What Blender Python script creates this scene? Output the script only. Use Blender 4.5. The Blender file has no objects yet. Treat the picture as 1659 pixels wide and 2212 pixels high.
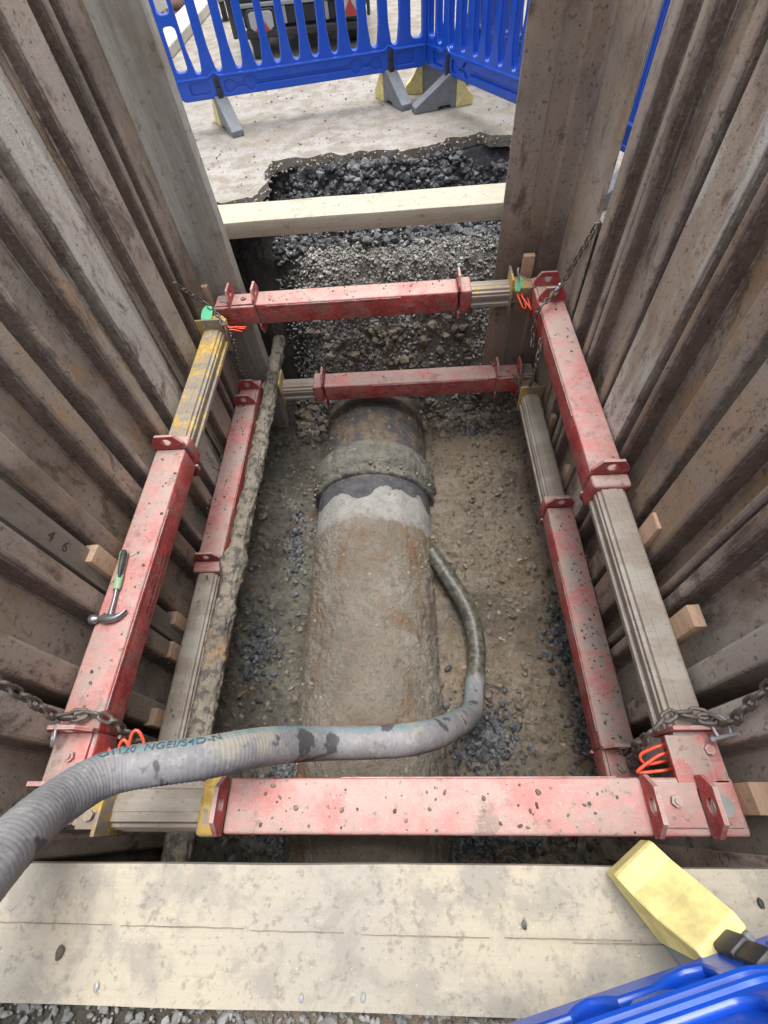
import bpy, bmesh, math, random
from mathutils import Vector, Matrix, noise
random.seed(7)
R = math.radians
scene = bpy.context.scene
COL = scene.collection

# ---------------------------------------------------------------- camera
cam_d = bpy.data.cameras.new('Camera')
cam = bpy.data.objects.new('Camera', cam_d); COL.objects.link(cam)
cam_d.sensor_fit = 'HORIZONTAL'; cam_d.sensor_width = 36.0
cam_d.lens = 36.0 * 1009.67 / 1659.0
cam_d.clip_start = 0.02; cam_d.clip_end = 500
Mc = Matrix(((0.9975, -0.03627, -0.06062), (0.00299, -0.83563, 0.54929), (-0.07058, -0.5481, -0.83343)))
cm = Matrix(((Mc[0][0], -Mc[0][1], -Mc[0][2]), (Mc[1][0], -Mc[1][1], -Mc[1][2]), (Mc[2][0], -Mc[2][1], -Mc[2][2]))).to_4x4()
cm.translation = Vector((0, 0, 1.38))
cam.matrix_world = cm
scene.camera = cam

# ---------------------------------------------------------------- sky, sun, exposure (overcast noon)
SUN_EL, SUN_ROT = R(80), R(20)
world = bpy.data.worlds.new('World'); scene.world = world; world.use_nodes = True
wn = world.node_tree; wn.nodes.clear()
sky = wn.nodes.new('ShaderNodeTexSky'); sky.sky_type = 'NISHITA'; sky.sun_disc = False
sky.sun_elevation = SUN_EL; sky.sun_rotation = SUN_ROT; sky.dust_density = 4.0; sky.ozone_density = 0.5; sky.air_density = 1.0
hs = wn.nodes.new('ShaderNodeHueSaturation'); hs.inputs['Saturation'].default_value = 0.22
bg = wn.nodes.new('ShaderNodeBackground'); bg.inputs['Strength'].default_value = 0.15
wo = wn.nodes.new('ShaderNodeOutputWorld')
wn.links.new(sky.outputs[0], hs.inputs['Color']); wn.links.new(hs.outputs[0], bg.inputs['Color']); wn.links.new(bg.outputs[0], wo.inputs['Surface'])
sun_d = bpy.data.lights.new('Sun', 'SUN'); sun_d.energy = 1.5; sun_d.angle = R(35); sun_d.color = (1.0, 0.985, 0.96)
sun = bpy.data.objects.new('Sun', sun_d); COL.objects.link(sun)
# sun direction: azimuth SUN_ROT measured from +Y clockwise (as the sky texture), elevation SUN_EL
sd = Vector((math.sin(SUN_ROT) * math.cos(SUN_EL), math.cos(SUN_ROT) * math.cos(SUN_EL), math.sin(SUN_EL)))
sun.rotation_euler = sd.to_track_quat('Z', 'Y').to_euler(); sun.location = sd * 20
scene.view_settings.view_transform = 'Standard'; scene.view_settings.look = 'None'
scene.view_settings.exposure = 1.08; scene.view_settings.gamma = 1.0
scene.cycles.max_bounces = 8; scene.cycles.diffuse_bounces = 5

# ---------------------------------------------------------------- node helpers
class NT:
    def __init__(s, name):
        s.m = bpy.data.materials.new(name); s.m.use_nodes = True
        s.t = s.m.node_tree; s.t.nodes.clear()
        s.out = s.t.nodes.new('ShaderNodeOutputMaterial')
        s.p = s.t.nodes.new('ShaderNodeBsdfPrincipled')
        s.t.links.new(s.p.outputs[0], s.out.inputs['Surface'])
        tc = s.t.nodes.new('ShaderNodeTexCoord'); oi = s.t.nodes.new('ShaderNodeObjectInfo')
        s.oi = oi; s.tc = tc
        ad = s.t.nodes.new('ShaderNodeVectorMath'); ad.operation = 'ADD'
        mu = s.t.nodes.new('ShaderNodeMath'); mu.operation = 'MULTIPLY'; mu.inputs[1].default_value = 37.0
        s.L(oi.outputs['Random'], mu.inputs[0]); s.L(tc.outputs['Object'], ad.inputs[0]); s.L(mu.outputs[0], ad.inputs[1])
        s.vec = ad.outputs[0]; s.raw = tc.outputs['Object']
    def L(s, a, b): s.t.links.new(a, b)
    def put(s, sock, v):
        if hasattr(v, 'is_output') or isinstance(v, bpy.types.NodeSocket): s.L(v, sock)
        else:
            if isinstance(v, tuple) and len(v) == 3 and sock.type == 'RGBA': v = (*v, 1)
            sock.default_value = v
    def map(s, sc, vec=None):
        n = s.t.nodes.new('ShaderNodeMapping'); n.inputs['Scale'].default_value = sc
        s.L(vec or s.vec, n.inputs['Vector']); return n.outputs[0]
    def noise(s, scale=5, detail=4, rough=.55, sc=None, dist=0, raw=False):
        n = s.t.nodes.new('ShaderNodeTexNoise'); n.inputs['Scale'].default_value = scale; n.inputs['Detail'].default_value = detail
        n.inputs['Roughness'].default_value = rough; n.inputs['Distortion'].default_value = dist
        v = s.raw if raw else s.vec
        if sc: v = s.map(sc, v)
        s.L(v, n.inputs['Vector']); return n.outputs['Fac']
    def voro(s, scale=5, feature='F1', out='Distance', sc=None, rnd=1):
        n = s.t.nodes.new('ShaderNodeTexVoronoi'); n.feature = feature; n.inputs['Scale'].default_value = scale; n.inputs['Randomness'].default_value = rnd
        v = s.map(sc, s.vec) if sc else s.vec
        s.L(v, n.inputs['Vector']); return n.outputs[out]
    def ramp(s, f, lo, hi, a=0.0, b=1.0):
        n = s.t.nodes.new('ShaderNodeMapRange'); n.interpolation_type = 'SMOOTHSTEP'
        n.inputs[1].default_value = lo; n.inputs[2].default_value = hi; n.inputs[3].default_value = a; n.inputs[4].default_value = b
        s.L(f, n.inputs[0]); return n.outputs[0]
    def math(s, op, a, b=0.0):
        n = s.t.nodes.new('ShaderNodeMath'); n.operation = op; s.put(n.inputs[0], a); s.put(n.inputs[1], b); return n.outputs[0]
    def mix(s, f, a, b, mode='MIX'):
        n = s.t.nodes.new('ShaderNodeMix'); n.data_type = 'RGBA'; n.blend_type = mode
        s.put(n.inputs[0], f); s.put(n.inputs[6], a); s.put(n.inputs[7], b); return n.outputs[2]
    def sep(s, v):
        n = s.t.nodes.new('ShaderNodeSeparateXYZ'); s.L(v, n.inputs[0]); return n.outputs
    def normal_z(s):
        n = s.t.nodes.new('ShaderNodeNewGeometry'); return s.sep(n.outputs['Normal'])[2]
    def ocol(s):
        n = s.t.nodes.new('ShaderNodeSeparateColor'); s.L(s.oi.outputs['Color'], n.inputs[0]); return n.outputs
    def attr(s, name):
        n = s.t.nodes.new('ShaderNodeAttribute'); n.attribute_name = name; return n
    def bump(s, h, strength=.3, dist=.01):
        n = s.t.nodes.new('ShaderNodeBump'); n.inputs['Strength'].default_value = strength; n.inputs['Distance'].default_value = dist
        s.L(h, n.inputs['Height']); s.L(n.outputs[0], s.p.inputs['Normal'])
    def done(s, col, rough=.7, metal=0.0, spec=.5):
        s.put(s.p.inputs['Base Color'], col); s.put(s.p.inputs['Roughness'], rough)
        s.put(s.p.inputs['Metallic'], metal); s.put(s.p.inputs['Specular IOR Level'], spec); return s.m

def m_sheet():
    # ocol: red = how much pale cement dust, green = how much orange rust, blue = overall lightness
    s = NT('weathered_sheet_steel'); oc = s.ocol()
    fine = s.noise(170, 3, .65); grit = s.noise(75, 4, .72); web = s.attr('web').outputs['Fac']
    mid = s.noise(7, 7, .70, sc=(1, 1, .6), dist=.5); pat = s.noise(4.2, 7, .68, sc=(1, 1, .6), dist=.6); dust = s.noise(3.0, 7, .68, sc=(1, 1, .4), dist=.3); broad = s.noise(1.7, 5, .6)
    c = s.mix(s.ramp(broad, .36, .60), (.135, .096, .068), (.30, .24, .188))
    c = s.mix(s.math('MULTIPLY', s.ramp(pat, .46, .62), oc[1]), c, (.32, .185, .082))
    c = s.mix(s.math('MULTIPLY', s.ramp(dust, .62, .46), oc[0]), c, (.44, .41, .365))
    c = s.mix(s.math('MULTIPLY', s.ramp(s.math('ADD', web, s.math('MULTIPLY', s.math('SUBTRACT', mid, .5), 1.6)), .40, 1.05), .78), c, (.085, .060, .045))     # paints the shade of the folds: webs and recesses darkened in a rust tone
    c = s.mix(s.math('MULTIPLY', s.ramp(mid, .53, .66), .8), c, (.085, .055, .040))
    c = s.mix(s.math('MULTIPLY', s.ramp(grit, .50, .66), .35), c, (.31, .265, .225))
    c = s.mix(s.math('MULTIPLY', s.ramp(s.noise(48, 4, .68), .56, .68), .7), c, (.045, .029, .022))
    c = s.mix(s.math('MULTIPLY', s.ramp(s.noise(26, 3, .6, sc=(2.2, 2.2, .08)), .66, .74), .35), c, (.40, .36, .32))
    c = s.mix(s.math('MULTIPLY', s.edge(.009), .8), c, (.46, .41, .36))
    c = s.mix(1.0, c, s.tint(s.math('ADD', .68, s.math('MULTIPLY', oc[2], .85))), 'MULTIPLY')
    s.bump(s.math('ADD', s.math('MULTIPLY', fine, .6), s.math('MULTIPLY', grit, .9)), .6, .004)
    return s.done(c, s.ramp(mid, .35, .65, .48, .75), 0, .5)
def _tint(s, g):
    n = s.t.nodes.new('ShaderNodeCombineColor')
    for i in range(3): s.L(g, n.inputs[i])
    return n.outputs[0]
NT.tint = _tint
def _edge(s, rad):
    """worn bare edges: where a rounded-edge normal departs from the face normal"""
    b = s.t.nodes.new('ShaderNodeBevel'); b.samples = 4; b.inputs['Radius'].default_value = rad
    g = s.t.nodes.new('ShaderNodeNewGeometry'); d = s.t.nodes.new('ShaderNodeVectorMath'); d.operation = 'DOT_PRODUCT'
    s.L(b.outputs[0], d.inputs[0]); s.L(g.outputs['Normal'], d.inputs[1])
    e = s.ramp(d.outputs['Value'], .985, .90, 0, 1)
    return s.math('MULTIPLY', e, s.ramp(s.noise(18, 5, .65), .38, .60))
NT.edge = _edge

def m_paint(name, base, dark, dust, metal=(.16, .11, .08)):
    s = NT(name); oc = s.ocol(); nz = s.normal_z()
    n1 = s.noise(6, 7, .66, dist=.3); n2 = s.noise(30, 6, .68); n3 = s.noise(120, 3, .65); n4 = s.noise(11, 6, .66, dist=.4)
    c = s.mix(s.ramp(n4, .38, .62), base, dark)
    up = s.ramp(nz, .3, .9)
    film = s.math('ADD', s.math('MULTIPLY', up, oc[0]), .10)                              # dust lies on what faces up
    c = s.mix(s.math('MULTIPLY', film, s.ramp(n1, .30, .62, .55, 1.0)), c, dust)
    mud = s.math('ADD', s.math('MULTIPLY', n1, .55), s.math('MULTIPLY', n2, .45))
    c = s.mix(s.math('MULTIPLY', s.ramp(mud, .465, .55), s.math('MULTIPLY', oc[1], s.math('ADD', .55, s.math('MULTIPLY', up, .7)))), c, (.34, .295, .25))
    c = s.mix(s.math('MULTIPLY', s.ramp(s.noise(8, 6, .7, dist=.3), .57, .66), .55), c, (.19, .155, .125))
    c = s.mix(s.math('MULTIPLY', s.ramp(n2, .60, .66), .7), c, metal)
    c = s.mix(s.math('MULTIPLY', s.ramp(n3, .62, .70), .6), c, (.55, .50, .44))
    vs = s.voro(24); c = s.mix(s.math('MULTIPLY', s.math('MULTIPLY', s.ramp(vs, .05, .12, 1, 0), s.ramp(n4, .52, .62)), .45), c, (.15, .12, .095))
    scr = s.noise(14, 3, .6, sc=(1, 9, 9)); c = s.mix(s.math('MULTIPLY', s.ramp(scr, .60, .68), .55), c, (.42, .34, .31))
    c = s.mix(s.math('MULTIPLY', s.edge(.012), .85), c, (.46, .42, .40))
    s.bump(s.math('ADD', s.math('ADD', n2, s.math('MULTIPLY', n3, .5)), s.math('MULTIPLY', mud, 1.5)), .45, .004)
    return s.done(c, .6, 0, .35)

def m_ram():
    s = NT('worn_yellow_ram_steel'); oc = s.ocol()
    n1 = s.noise(6, 6, .65, sc=(.5, 1, 1)); n2 = s.noise(34, 5, .65); st = s.noise(20, 4, .6, sc=(.12, 1, 1))
    c = s.mix(s.ramp(st, .3, .7), (.235, .195, .155), (.295, .25, .205))
    c = s.mix(s.math('MULTIPLY', s.ramp(n1, .45, .6), .7), c, (.36, .33, .285))
    y = s.mix(s.ramp(n2, .35, .6), (.66, .47, .11), (.42, .27, .07))
    f = s.math('SUBTRACT', s.math('ADD', s.math('MULTIPLY', n1, .6), s.math('MULTIPLY', n2, .4)), s.math('SUBTRACT', .75, s.math('MULTIPLY', oc[0], .5)))
    c = s.mix(s.ramp(f, -.01, .035), c, y)
    c = s.mix(s.math('MULTIPLY', s.ramp(s.noise(70, 4, .6), .6, .7), .6), c, (.12, .085, .06))
    c = s.mix(s.math('MULTIPLY', s.edge(.008), .6), c, (.44, .40, .35))
    s.bump(n2, .3, .003)
    return s.done(c, .58, 0, .38)

def m_wood(name, a, b, dirt, dirt_amt=.5, grain=(1, 18, 18), knots=True):
    s = NT(name)
    g = s.noise(3.2, 6, .6, sc=grain, dist=.3); g2 = s.noise(14, 3, .6, sc=grain); n = s.noise(3.2, 6, .62); f = s.noise(120, 3, .6); cl = s.noise(24, 5, .68)
    c = s.mix(s.ramp(g, .3, .7), a, b)
    c = s.mix(s.math('MULTIPLY', s.ramp(g2, .56, .7), .4), c, tuple(x * .55 for x in b))
    c = s.mix(s.math('MULTIPLY', s.ramp(n, .46, .66), dirt_amt), c, dirt)
    c = s.mix(s.math('MULTIPLY', s.ramp(cl, .56, .68), dirt_amt), c, tuple(x * .6 for x in dirt))
    c = s.mix(s.math('MULTIPLY', s.ramp(f, .66, .74), .5), c, (.09, .07, .055))
    c = s.mix(s.math('MULTIPLY', s.ramp(s.voro(30), .05, .09, 1, 0), .6), c, (.12, .1, .085))
    s.bump(s.math('ADD', s.math('ADD', g, g2), s.math('MULTIPLY', cl, .8)), .3, .004)
    return s.done(c, .8, 0, .25)

def m_plank():
    s = NT('pale_dirty_softwood'); a = s.noise(2.2, 6, .62); b = s.noise(9, 7, .68, dist=.3); g = s.noise(5, 5, .6, sc=(.6, 26, 26)); f = s.noise(140, 4, .7); m = s.noise(45, 5, .7)
    c = s.mix(s.ramp(a, .36, .64), (.40, .352, .268), (.335, .31, .262))
    c = s.mix(s.math('MULTIPLY', s.ramp(g, .45, .62), .22), c, (.33, .28, .2))
    c = s.mix(s.math('MULTIPLY', s.ramp(b, .44, .60), .75), c, (.25, .232, .20))
    c = s.mix(s.math('MULTIPLY', s.ramp(s.noise(3.1, 5, .6), .58, .72), .35), c, (.47, .36, .20))
    c = s.mix(s.math('MULTIPLY', s.ramp(m, .54, .66), .6), c, (.18, .16, .135))
    c = s.mix(s.math('MULTIPLY', s.ramp(f, .60, .70), .55), c, (.10, .085, .07))
    c = s.mix(s.math('MULTIPLY', s.ramp(s.voro(60), .05, .10, 1, 0), .5), c, (.6, .58, .54))
    ring = s.math('FRACT', s.math('MULTIPLY', s.voro(2.3, sc=(1, 2.2, 2.2)), 16)); k = s.ramp(s.voro(2.3, sc=(1, 2.2, 2.2)), .04, .09, 1, 0)
    s.bump(s.math('ADD', s.math('ADD', m, b), s.math('MULTIPLY', g, .5)), .35, .004)
    return s.done(c, .82, 0, .2)
def m_plain(name, col, rough=.5, metal=0., var=.35, scale=40, spec=.5):
    s = NT(name); n = s.noise(scale, 4, .6); n2 = s.noise(scale * .15, 4, .6)
    c = s.mix(s.math('MULTIPLY', s.ramp(n, .35, .7), var), col, tuple(min(1, x * .45 + .015) for x in col))
    c = s.mix(s.math('MULTIPLY', s.ramp(n2, .5, .7), var * .7), c, tuple(x * .55 + .12 for x in col))
    s.bump(n, .15, .002); return s.done(c, rough, metal, spec)

def m_ground():
    s = NT('dirty_concrete_paving'); n = s.noise(.9, 6, .6); n2 = s.noise(6, 6, .65); n3 = s.noise(60, 4, .65); v = s.voro(38)
    c = s.mix(s.ramp(n, .3, .7), (.27, .252, .228), (.335, .315, .288))
    c = s.mix(s.math('MULTIPLY', s.ramp(n2, .42, .60), .8), c, (.215, .185, .145))
    c = s.mix(s.math('MULTIPLY', s.ramp(s.noise(2.1, 5, .6), .52, .68), .5), c, (.31, .27, .21))
    c = s.mix(s.math('MULTIPLY', s.ramp(n3, .52, .68), .6), c, (.14, .12, .10))
    c = s.mix(s.math('MULTIPLY', s.ramp(v, .06, .14, 1, 0), .55), c, (.13, .115, .10))
    s.bump(s.math('ADD', s.math('MULTIPLY', n3, .7), n2), .6, .012); return s.done(c, .85, 0, .25)

def m_earth():
    # zones by place: brown clay to the right of the main, grey-green silt to the left, grey stony backfill up the far bank
    s = NT('wet_trench_clay'); x, y, z = s.sep(s.raw); n = s.noise(2.3, 6, .65); n2 = s.noise(9, 6, .68); n3 = s.noise(48, 5, .7); n4 = s.noise(150, 3, .6)
    c = s.mix(s.ramp(n, .35, .65), (.285, .222, .155), (.205, .168, .124))
    c = s.mix(s.math('MULTIPLY', s.ramp(n2, .45, .62), .75), c, (.29, .25, .19))
    left = s.mix(s.ramp(n2, .38, .62), (.118, .112, .09), (.18, .17, .134))
    c = s.mix(s.ramp(s.math('ADD', x, s.math('MULTIPLY', n, .35)), -.42, -.12, 1, 0), c, left)
    c = s.mix(s.math('MULTIPLY', s.ramp(s.noise(3.1, 5, .6, dist=.5), .55, .7), .5), c, (.19, .095, .042))
    c = s.mix(s.math('MULTIPLY', s.ramp(s.noise(2.7, 4, .6), .6, .7), .6), c, (.19, .20, .165))
    bank = s.mix(s.ramp(n2, .35, .65), (.135, .126, .112), (.22, .198, .165))
    c = s.mix(s.ramp(s.math('ADD', y, s.math('MULTIPLY', n, .5)), 3.02, 3.25), c, bank)
    blk = s.mix(s.ramp(n3, .4, .65), (.028, .03, .035), (.06, .062, .07))
    c = s.mix(s.ramp(s.math('ADD', y, s.math('MULTIPLY', n, .3)), 3.74, 3.88), c, blk)
    c = s.mix(s.math('MULTIPLY', s.ramp(s.math('ADD', x, s.math('MULTIPLY', n2, .3)), -.80, -.50, 1, 0), s.ramp(y, 2.75, 2.95)), c, (.05, .044, .038))  # dark soil beside the post, mostly the void's shade painted into the colour
    c = s.mix(s.math('MULTIPLY', s.ramp(n3, .54, .68), .55), c, (.075, .062, .05))
    c = s.mix(s.math('MULTIPLY', s.ramp(n4, .66, .74), .5), c, (.42, .37, .29))
    s.bump(s.math('ADD', s.math('MULTIPLY', s.noise(34, 6, .75), 1.3), s.math('MULTIPLY', n4, .6)), 1.0, .02)
    wetm = s.ramp(s.noise(1.9, 5, .62, dist=.3), .48, .62); c = s.mix(s.math('MULTIPLY', wetm, .5), c, (.10, .086, .068))
    return s.done(c, s.ramp(s.math('ADD', n2, s.math('MULTIPLY', wetm, -.25)), .2, .6, .24, .85), 0, .5)

def m_main():
    s = NT('muddy_cast_iron'); x, y, z = s.sep(s.raw); n = s.noise(3, 6, .65); n2 = s.noise(12, 6, .68); n3 = s.noise(55, 5, .7); n4 = s.noise(150, 3, .6)
    mud = s.mix(s.ramp(n, .3, .7), (.195, .165, .128), (.30, .268, .22))
    mud = s.mix(s.math('MULTIPLY', s.ramp(n2, .46, .62), .65), mud, (.15, .137, .112))
    side = s.noise(3.2, 5, .65, sc=(1, .45, 1), dist=.6)
    mud = s.mix(s.math('MULTIPLY', s.ramp(side, .50, .64), .75), mud, (.20, .118, .062))
    mud = s.mix(s.math('MULTIPLY', s.ramp(n3, .56, .68), .5), mud, (.09, .07, .055))
    mud = s.mix(s.math('MULTIPLY', s.ramp(n4, .68, .76), .5), mud, (.45, .40, .32))
    far = s.mix(s.ramp(n2, .38, .62), (.11, .09, .072), (.21, .16, .115)); far = s.mix(s.math('MULTIPLY', s.ramp(s.noise(5, 5, .65), .46, .58), .8), far, (.075, .08, .095)); far = s.mix(s.math('MULTIPLY', s.ramp(s.noise(40, 4, .7), .57, .66), .8), far, (.26, .21, .15))
    bell = s.mix(s.ramp(n2, .38, .62), (.135, .13, .108), (.205, .195, .162)); bell = s.mix(s.math('MULTIPLY', s.ramp(n3, .56, .68), .55), bell, (.08, .07, .055))
    yj = s.math('ADD', y, s.math('MULTIPLY', s.math('SUBTRACT', s.noise(7, 6, .68), .5), .26)); yk = s.math('ADD', y, s.math('MULTIPLY', s.math('SUBTRACT', s.noise(6, 3, .5), .5), .42))
    clean = s.mix(s.ramp(n2, .35, .65), (.29, .28, .262), (.40, .385, .36)); wet = s.mix(s.ramp(n2, .4, .65), (.075, .075, .085), (.125, .12, .12))
    c = s.mix(s.ramp(yj, 1.65, 1.715), mud, clean)
    c = s.mix(s.math('MULTIPLY', s.ramp(s.noise(20, 6, .7), .58, .68), .7), c, mud)
    c = s.mix(s.ramp(yk, 1.885, 1.90), c, wet)
    c = s.mix(s.ramp(yj, 2.02, 2.06), c, bell)
    c = s.mix(s.ramp(yj, 2.33, 2.37), c, far)
    s.bump(s.math('ADD', s.math('MULTIPLY', n3, 1.2), s.math('ADD', s.math('MULTIPLY', n2, .8), s.math('MULTIPLY', n4, .5))), 1.0, .017)
    return s.done(c, .78, 0, .3)

def m_crust():
    s = NT('caked_mud'); n = s.noise(5, 6, .65); n2 = s.noise(22, 5, .68); n3 = s.noise(80, 4, .65)
    c = s.mix(s.ramp(n, .35, .65), (.15, .13, .10), (.24, .21, .165)); c = s.mix(s.math('MULTIPLY', s.ramp(n2, .47, .60), .8), c, (.06, .058, .06))
    c = s.mix(s.math('MULTIPLY', s.ramp(s.noise(3.5, 4, .6), .56, .68), .6), c, (.30, .17, .075)); c = s.mix(s.math('MULTIPLY', s.ramp(n3, .66, .74), .6), c, (.5, .46, .4))
    s.bump(s.math('ADD', n2, n3), .8, .01); return s.done(c, .85, 0, .25)

def m_hose():
    s = NT('grey_suction_hose_rubber')
    uv = s.sep(s.tc.outputs['UV']); n = s.noise(5, 5, .6); n2 = s.noise(34, 5, .65); n3 = s.noise(9, 3, .5)
    c = s.mix(s.ramp(n, .35, .65), (.155, .152, .157), (.225, .22, .222))
    c = s.mix(s.math('MULTIPLY', s.ramp(n2, .5, .68), .5), c, (.33, .315, .29))
    c = s.mix(s.math('MULTIPLY', s.ramp(s.noise(60, 3, .6), .56, .7), .6), c, (.10, .098, .098))
    c = s.mix(s.math('MULTIPLY', s.math('MULTIPLY', s.ramp(uv[1], .5, .62), s.ramp(n, .40, .55)), .8), c, (.24, .20, .145))
    c = s.mix(s.math('MULTIPLY', s.ramp(s.noise(4, 4, .6), .58, .64), .6), c, (.34, .305, .24))
    st = s.math('MULTIPLY', s.ramp(uv[1], .095, .104), s.ramp(uv[1], .165, .174, 1, 0))
    c = s.mix(s.math('MULTIPLY', st, s.ramp(n2, .36, .62, 1.0, .25)), c, (.135, .225, .245))
    wet = s.math('MULTIPLY', s.ramp(s.math('ADD', n3, s.math('MULTIPLY', n2, .12)), .675, .715), .8)
    c = s.mix(wet, c, (.035, .035, .04))
    lead = s.ramp(s.math('ADD', uv[0], s.math('MULTIPLY', n, .10)), .27, .29, 1, 0)
    blk = s.mix(s.ramp(n2, .4, .65), (.042, .043, .038), (.13, .115, .085))
    c = s.mix(lead, c, blk)
    s.bump(n2, .25, .003)
    return s.done(c, s.mix(lead, (.62, .62, .62), (.42, .42, .42)), 0, .4)

def m_stone(name, lo, hi, tint):
    s = NT(name); a = s.attr('tone').outputs['Fac']; n = s.noise(60, 3, .6)
    c = s.mix(a, lo, hi); c = s.mix(s.math('MULTIPLY', s.ramp(n, .5, .7), .5), c, tint); s.bump(n, .3, .003)
    return s.done(c, .6, 0, .4)

M = dict(
    sheet=m_sheet(),
    red=m_paint('worn_red_paint', (.52, .042, .040), (.30, .025, .025), (.52, .335, .305)),
    ram=m_ram(),
    plank=m_plank(),
    farbeam=m_wood('pale_softwood_baulk', (.46, .43, .34), (.395, .355, .28), (.33, .265, .19), .6),
    oldwood=m_wood('weathered_grey_timber', (.40, .385, .345), (.30, .285, .245), (.24, .19, .125), .6, grain=(14, 14, .8)),
    board=m_wood('brown_grey_timber', (.25, .22, .18), (.19, .165, .13), (.15, .125, .095), .5, grain=(14, 14, .8)),
    wedge=m_wood('fresh_sawn_wedge_wood', (.50, .34, .235), (.40, .265, .175), (.32, .225, .15), .6, grain=(12, 2, 12)),
    ground=m_ground(), earth=m_earth(), main=m_main(), crust=m_crust(), hose=m_hose(),
    chain=m_plain('rusty_chain_steel', (.16, .135, .115), .55, .3, .6, 60),
    zinc=m_plain('galvanised_steel', (.42, .43, .44), .4, .6, .3, 50),
    steel=m_plain('bare_tool_steel', (.30, .30, .31), .35, .8, .3, 50),
    black=m_plain('black_rubber', (.03, .03, .032), .5, 0, .4, 40),
    blue=m_plain('blue_moulded_plastic', (.008, .085, .56), .26, 0, .22, 14),
    bluedark=m_plain('faded_blue_plastic', (.02, .06, .25), .45, 0, .3, 14),
    yellowp=m_plain('scuffed_yellow_plastic', (.78, .66, .27), .62, 0, .6, 22),
    foot=m_plain('grey_recycled_rubber', (.19, .205, .22), .65, 0, .4, 22),
    orange=m_plain('orange_hydraulic_hose', (.85, .11, .055), .4, 0, .15, 30),
    green=m_plain('green_plastic_tag', (.18, .66, .36), .4, 0, .12, 20),
    gripg=m_plain('green_rubber_grip', (.27, .42, .24), .5, 0, .25, 30),
    darkpaint=m_plain('black_trailer_paint', (.014, .016, .018), .4, 0, .3, 20),
    white=m_plain('white_plastic', (.40, .40, .40), .5, 0, .15, 12),
    redlens=m_plain('red_reflector', (.36, .04, .025), .3, 0, .15, 30),
    fadedink=m_plain('faded_blue_ink', (.07, .12, .135), .7, 0, .8, 90),
    letter=m_plain('black_stencil_ink', (.05, .035, .03), .7, 0, .3, 60),
    pink=m_plain('pink_sacking', (.62, .42, .38), .85, 0, .4, 10),
    kerbstone=m_plain('pale_kerb_stone', (.52, .49, .42), .85, 0, .3, 10),
    greymetal=m_plain('grey_painted_metal', (.30, .32, .31), .5, .2, .3, 14),
    darkstone=m_stone('dark_asphalt_stone', (.028, .030, .034), (.15, .155, .165), (.13, .125, .115)),
    greystone=m_stone('grey_limestone_gravel', (.15, .148, .14), (.45, .44, .42), (.27, .235, .19)),
    mudstone=m_stone('brown_earth_clod', (.085, .066, .047), (.27, .23, .175), (.15, .122, .092)),
    mudflake=m_stone('dried_mud_flakes', (.12, .10, .075), (.31, .275, .22), (.22, .19, .145)),
    brickstone=m_stone('red_brick_crumbs', (.22, .05, .03), (.42, .11, .07), (.3, .2, .15)),
    palestone=m_stone('crumbled_concrete', (.20, .18, .14), (.42, .385, .32), (.33, .29, .21)),
)

# ---------------------------------------------------------------- mesh helpers
def bm_new(): return bmesh.new()
def box(bm, x0, x1, y0, y1, z0, z1, mtx=None, bev=0.0, seg=2):
    vs = [bm.verts.new((x, y, z)) for x in (x0, x1) for y in (y0, y1) for z in (z0, z1)]
    fs = [(0, 1, 3, 2), (4, 6, 7, 5), (0, 4, 5, 1), (2, 3, 7, 6), (0, 2, 6, 4), (1, 5, 7, 3)]
    faces = [bm.faces.new([vs[i] for i in f]) for f in fs]
    if bev > 0:
        es = list({e for f in faces for e in f.edges})
        r = bmesh.ops.bevel(bm, geom=es, offset=bev, segments=seg, affect='EDGES', profile=.5)
        vs = list({v for f in r['faces'] for v in f.verts} | {v for v in vs if v.is_valid})
    if mtx is not None:
        for v in vs: v.co = mtx @ v.co
    return vs
def prism(bm, pts, axis, a, b, mtx=None):
    """extrude a closed 2D outline along an axis: 'x' (pts=y,z) 'y' (pts=x,z) 'z' (pts=x,y)"""
    def P(p, t): return {'x': (t, p[0], p[1]), 'y': (p[0], t, p[1]), 'z': (p[0], p[1], t)}[axis]
    lo = [bm.verts.new(P(p, a)) for p in pts]; hi = [bm.verts.new(P(p, b)) for p in pts]
    n = len(pts); bm.faces.new(lo); bm.faces.new(list(reversed(hi)))
    for i in range(n): bm.faces.new((lo[i], hi[i], hi[(i + 1) % n], lo[(i + 1) % n]))
    if mtx is not None:
        for v in lo + hi: v.co = mtx @ v.co
def cyl(bm, c, axis, r, h, n=20, r2=None):
    c = Vector(c); a = Vector(axis).normalized(); u = a.orthogonal().normalized(); w = a.cross(u); r2 = r if r2 is None else r2
    lo = [bm.verts.new(c + (u * math.cos(t) + w * math.sin(t)) * r) for t in [2 * math.pi * i / n for i in range(n)]]
    hi = [bm.verts.new(c + a * h + (u * math.cos(t) + w * math.sin(t)) * r2) for t in [2 * math.pi * i / n for i in range(n)]]
    bm.faces.new(lo); bm.faces.new(list(reversed(hi)))
    for i in range(n): bm.faces.new((lo[i], hi[i], hi[(i + 1) % n], lo[(i + 1) % n]))
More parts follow.
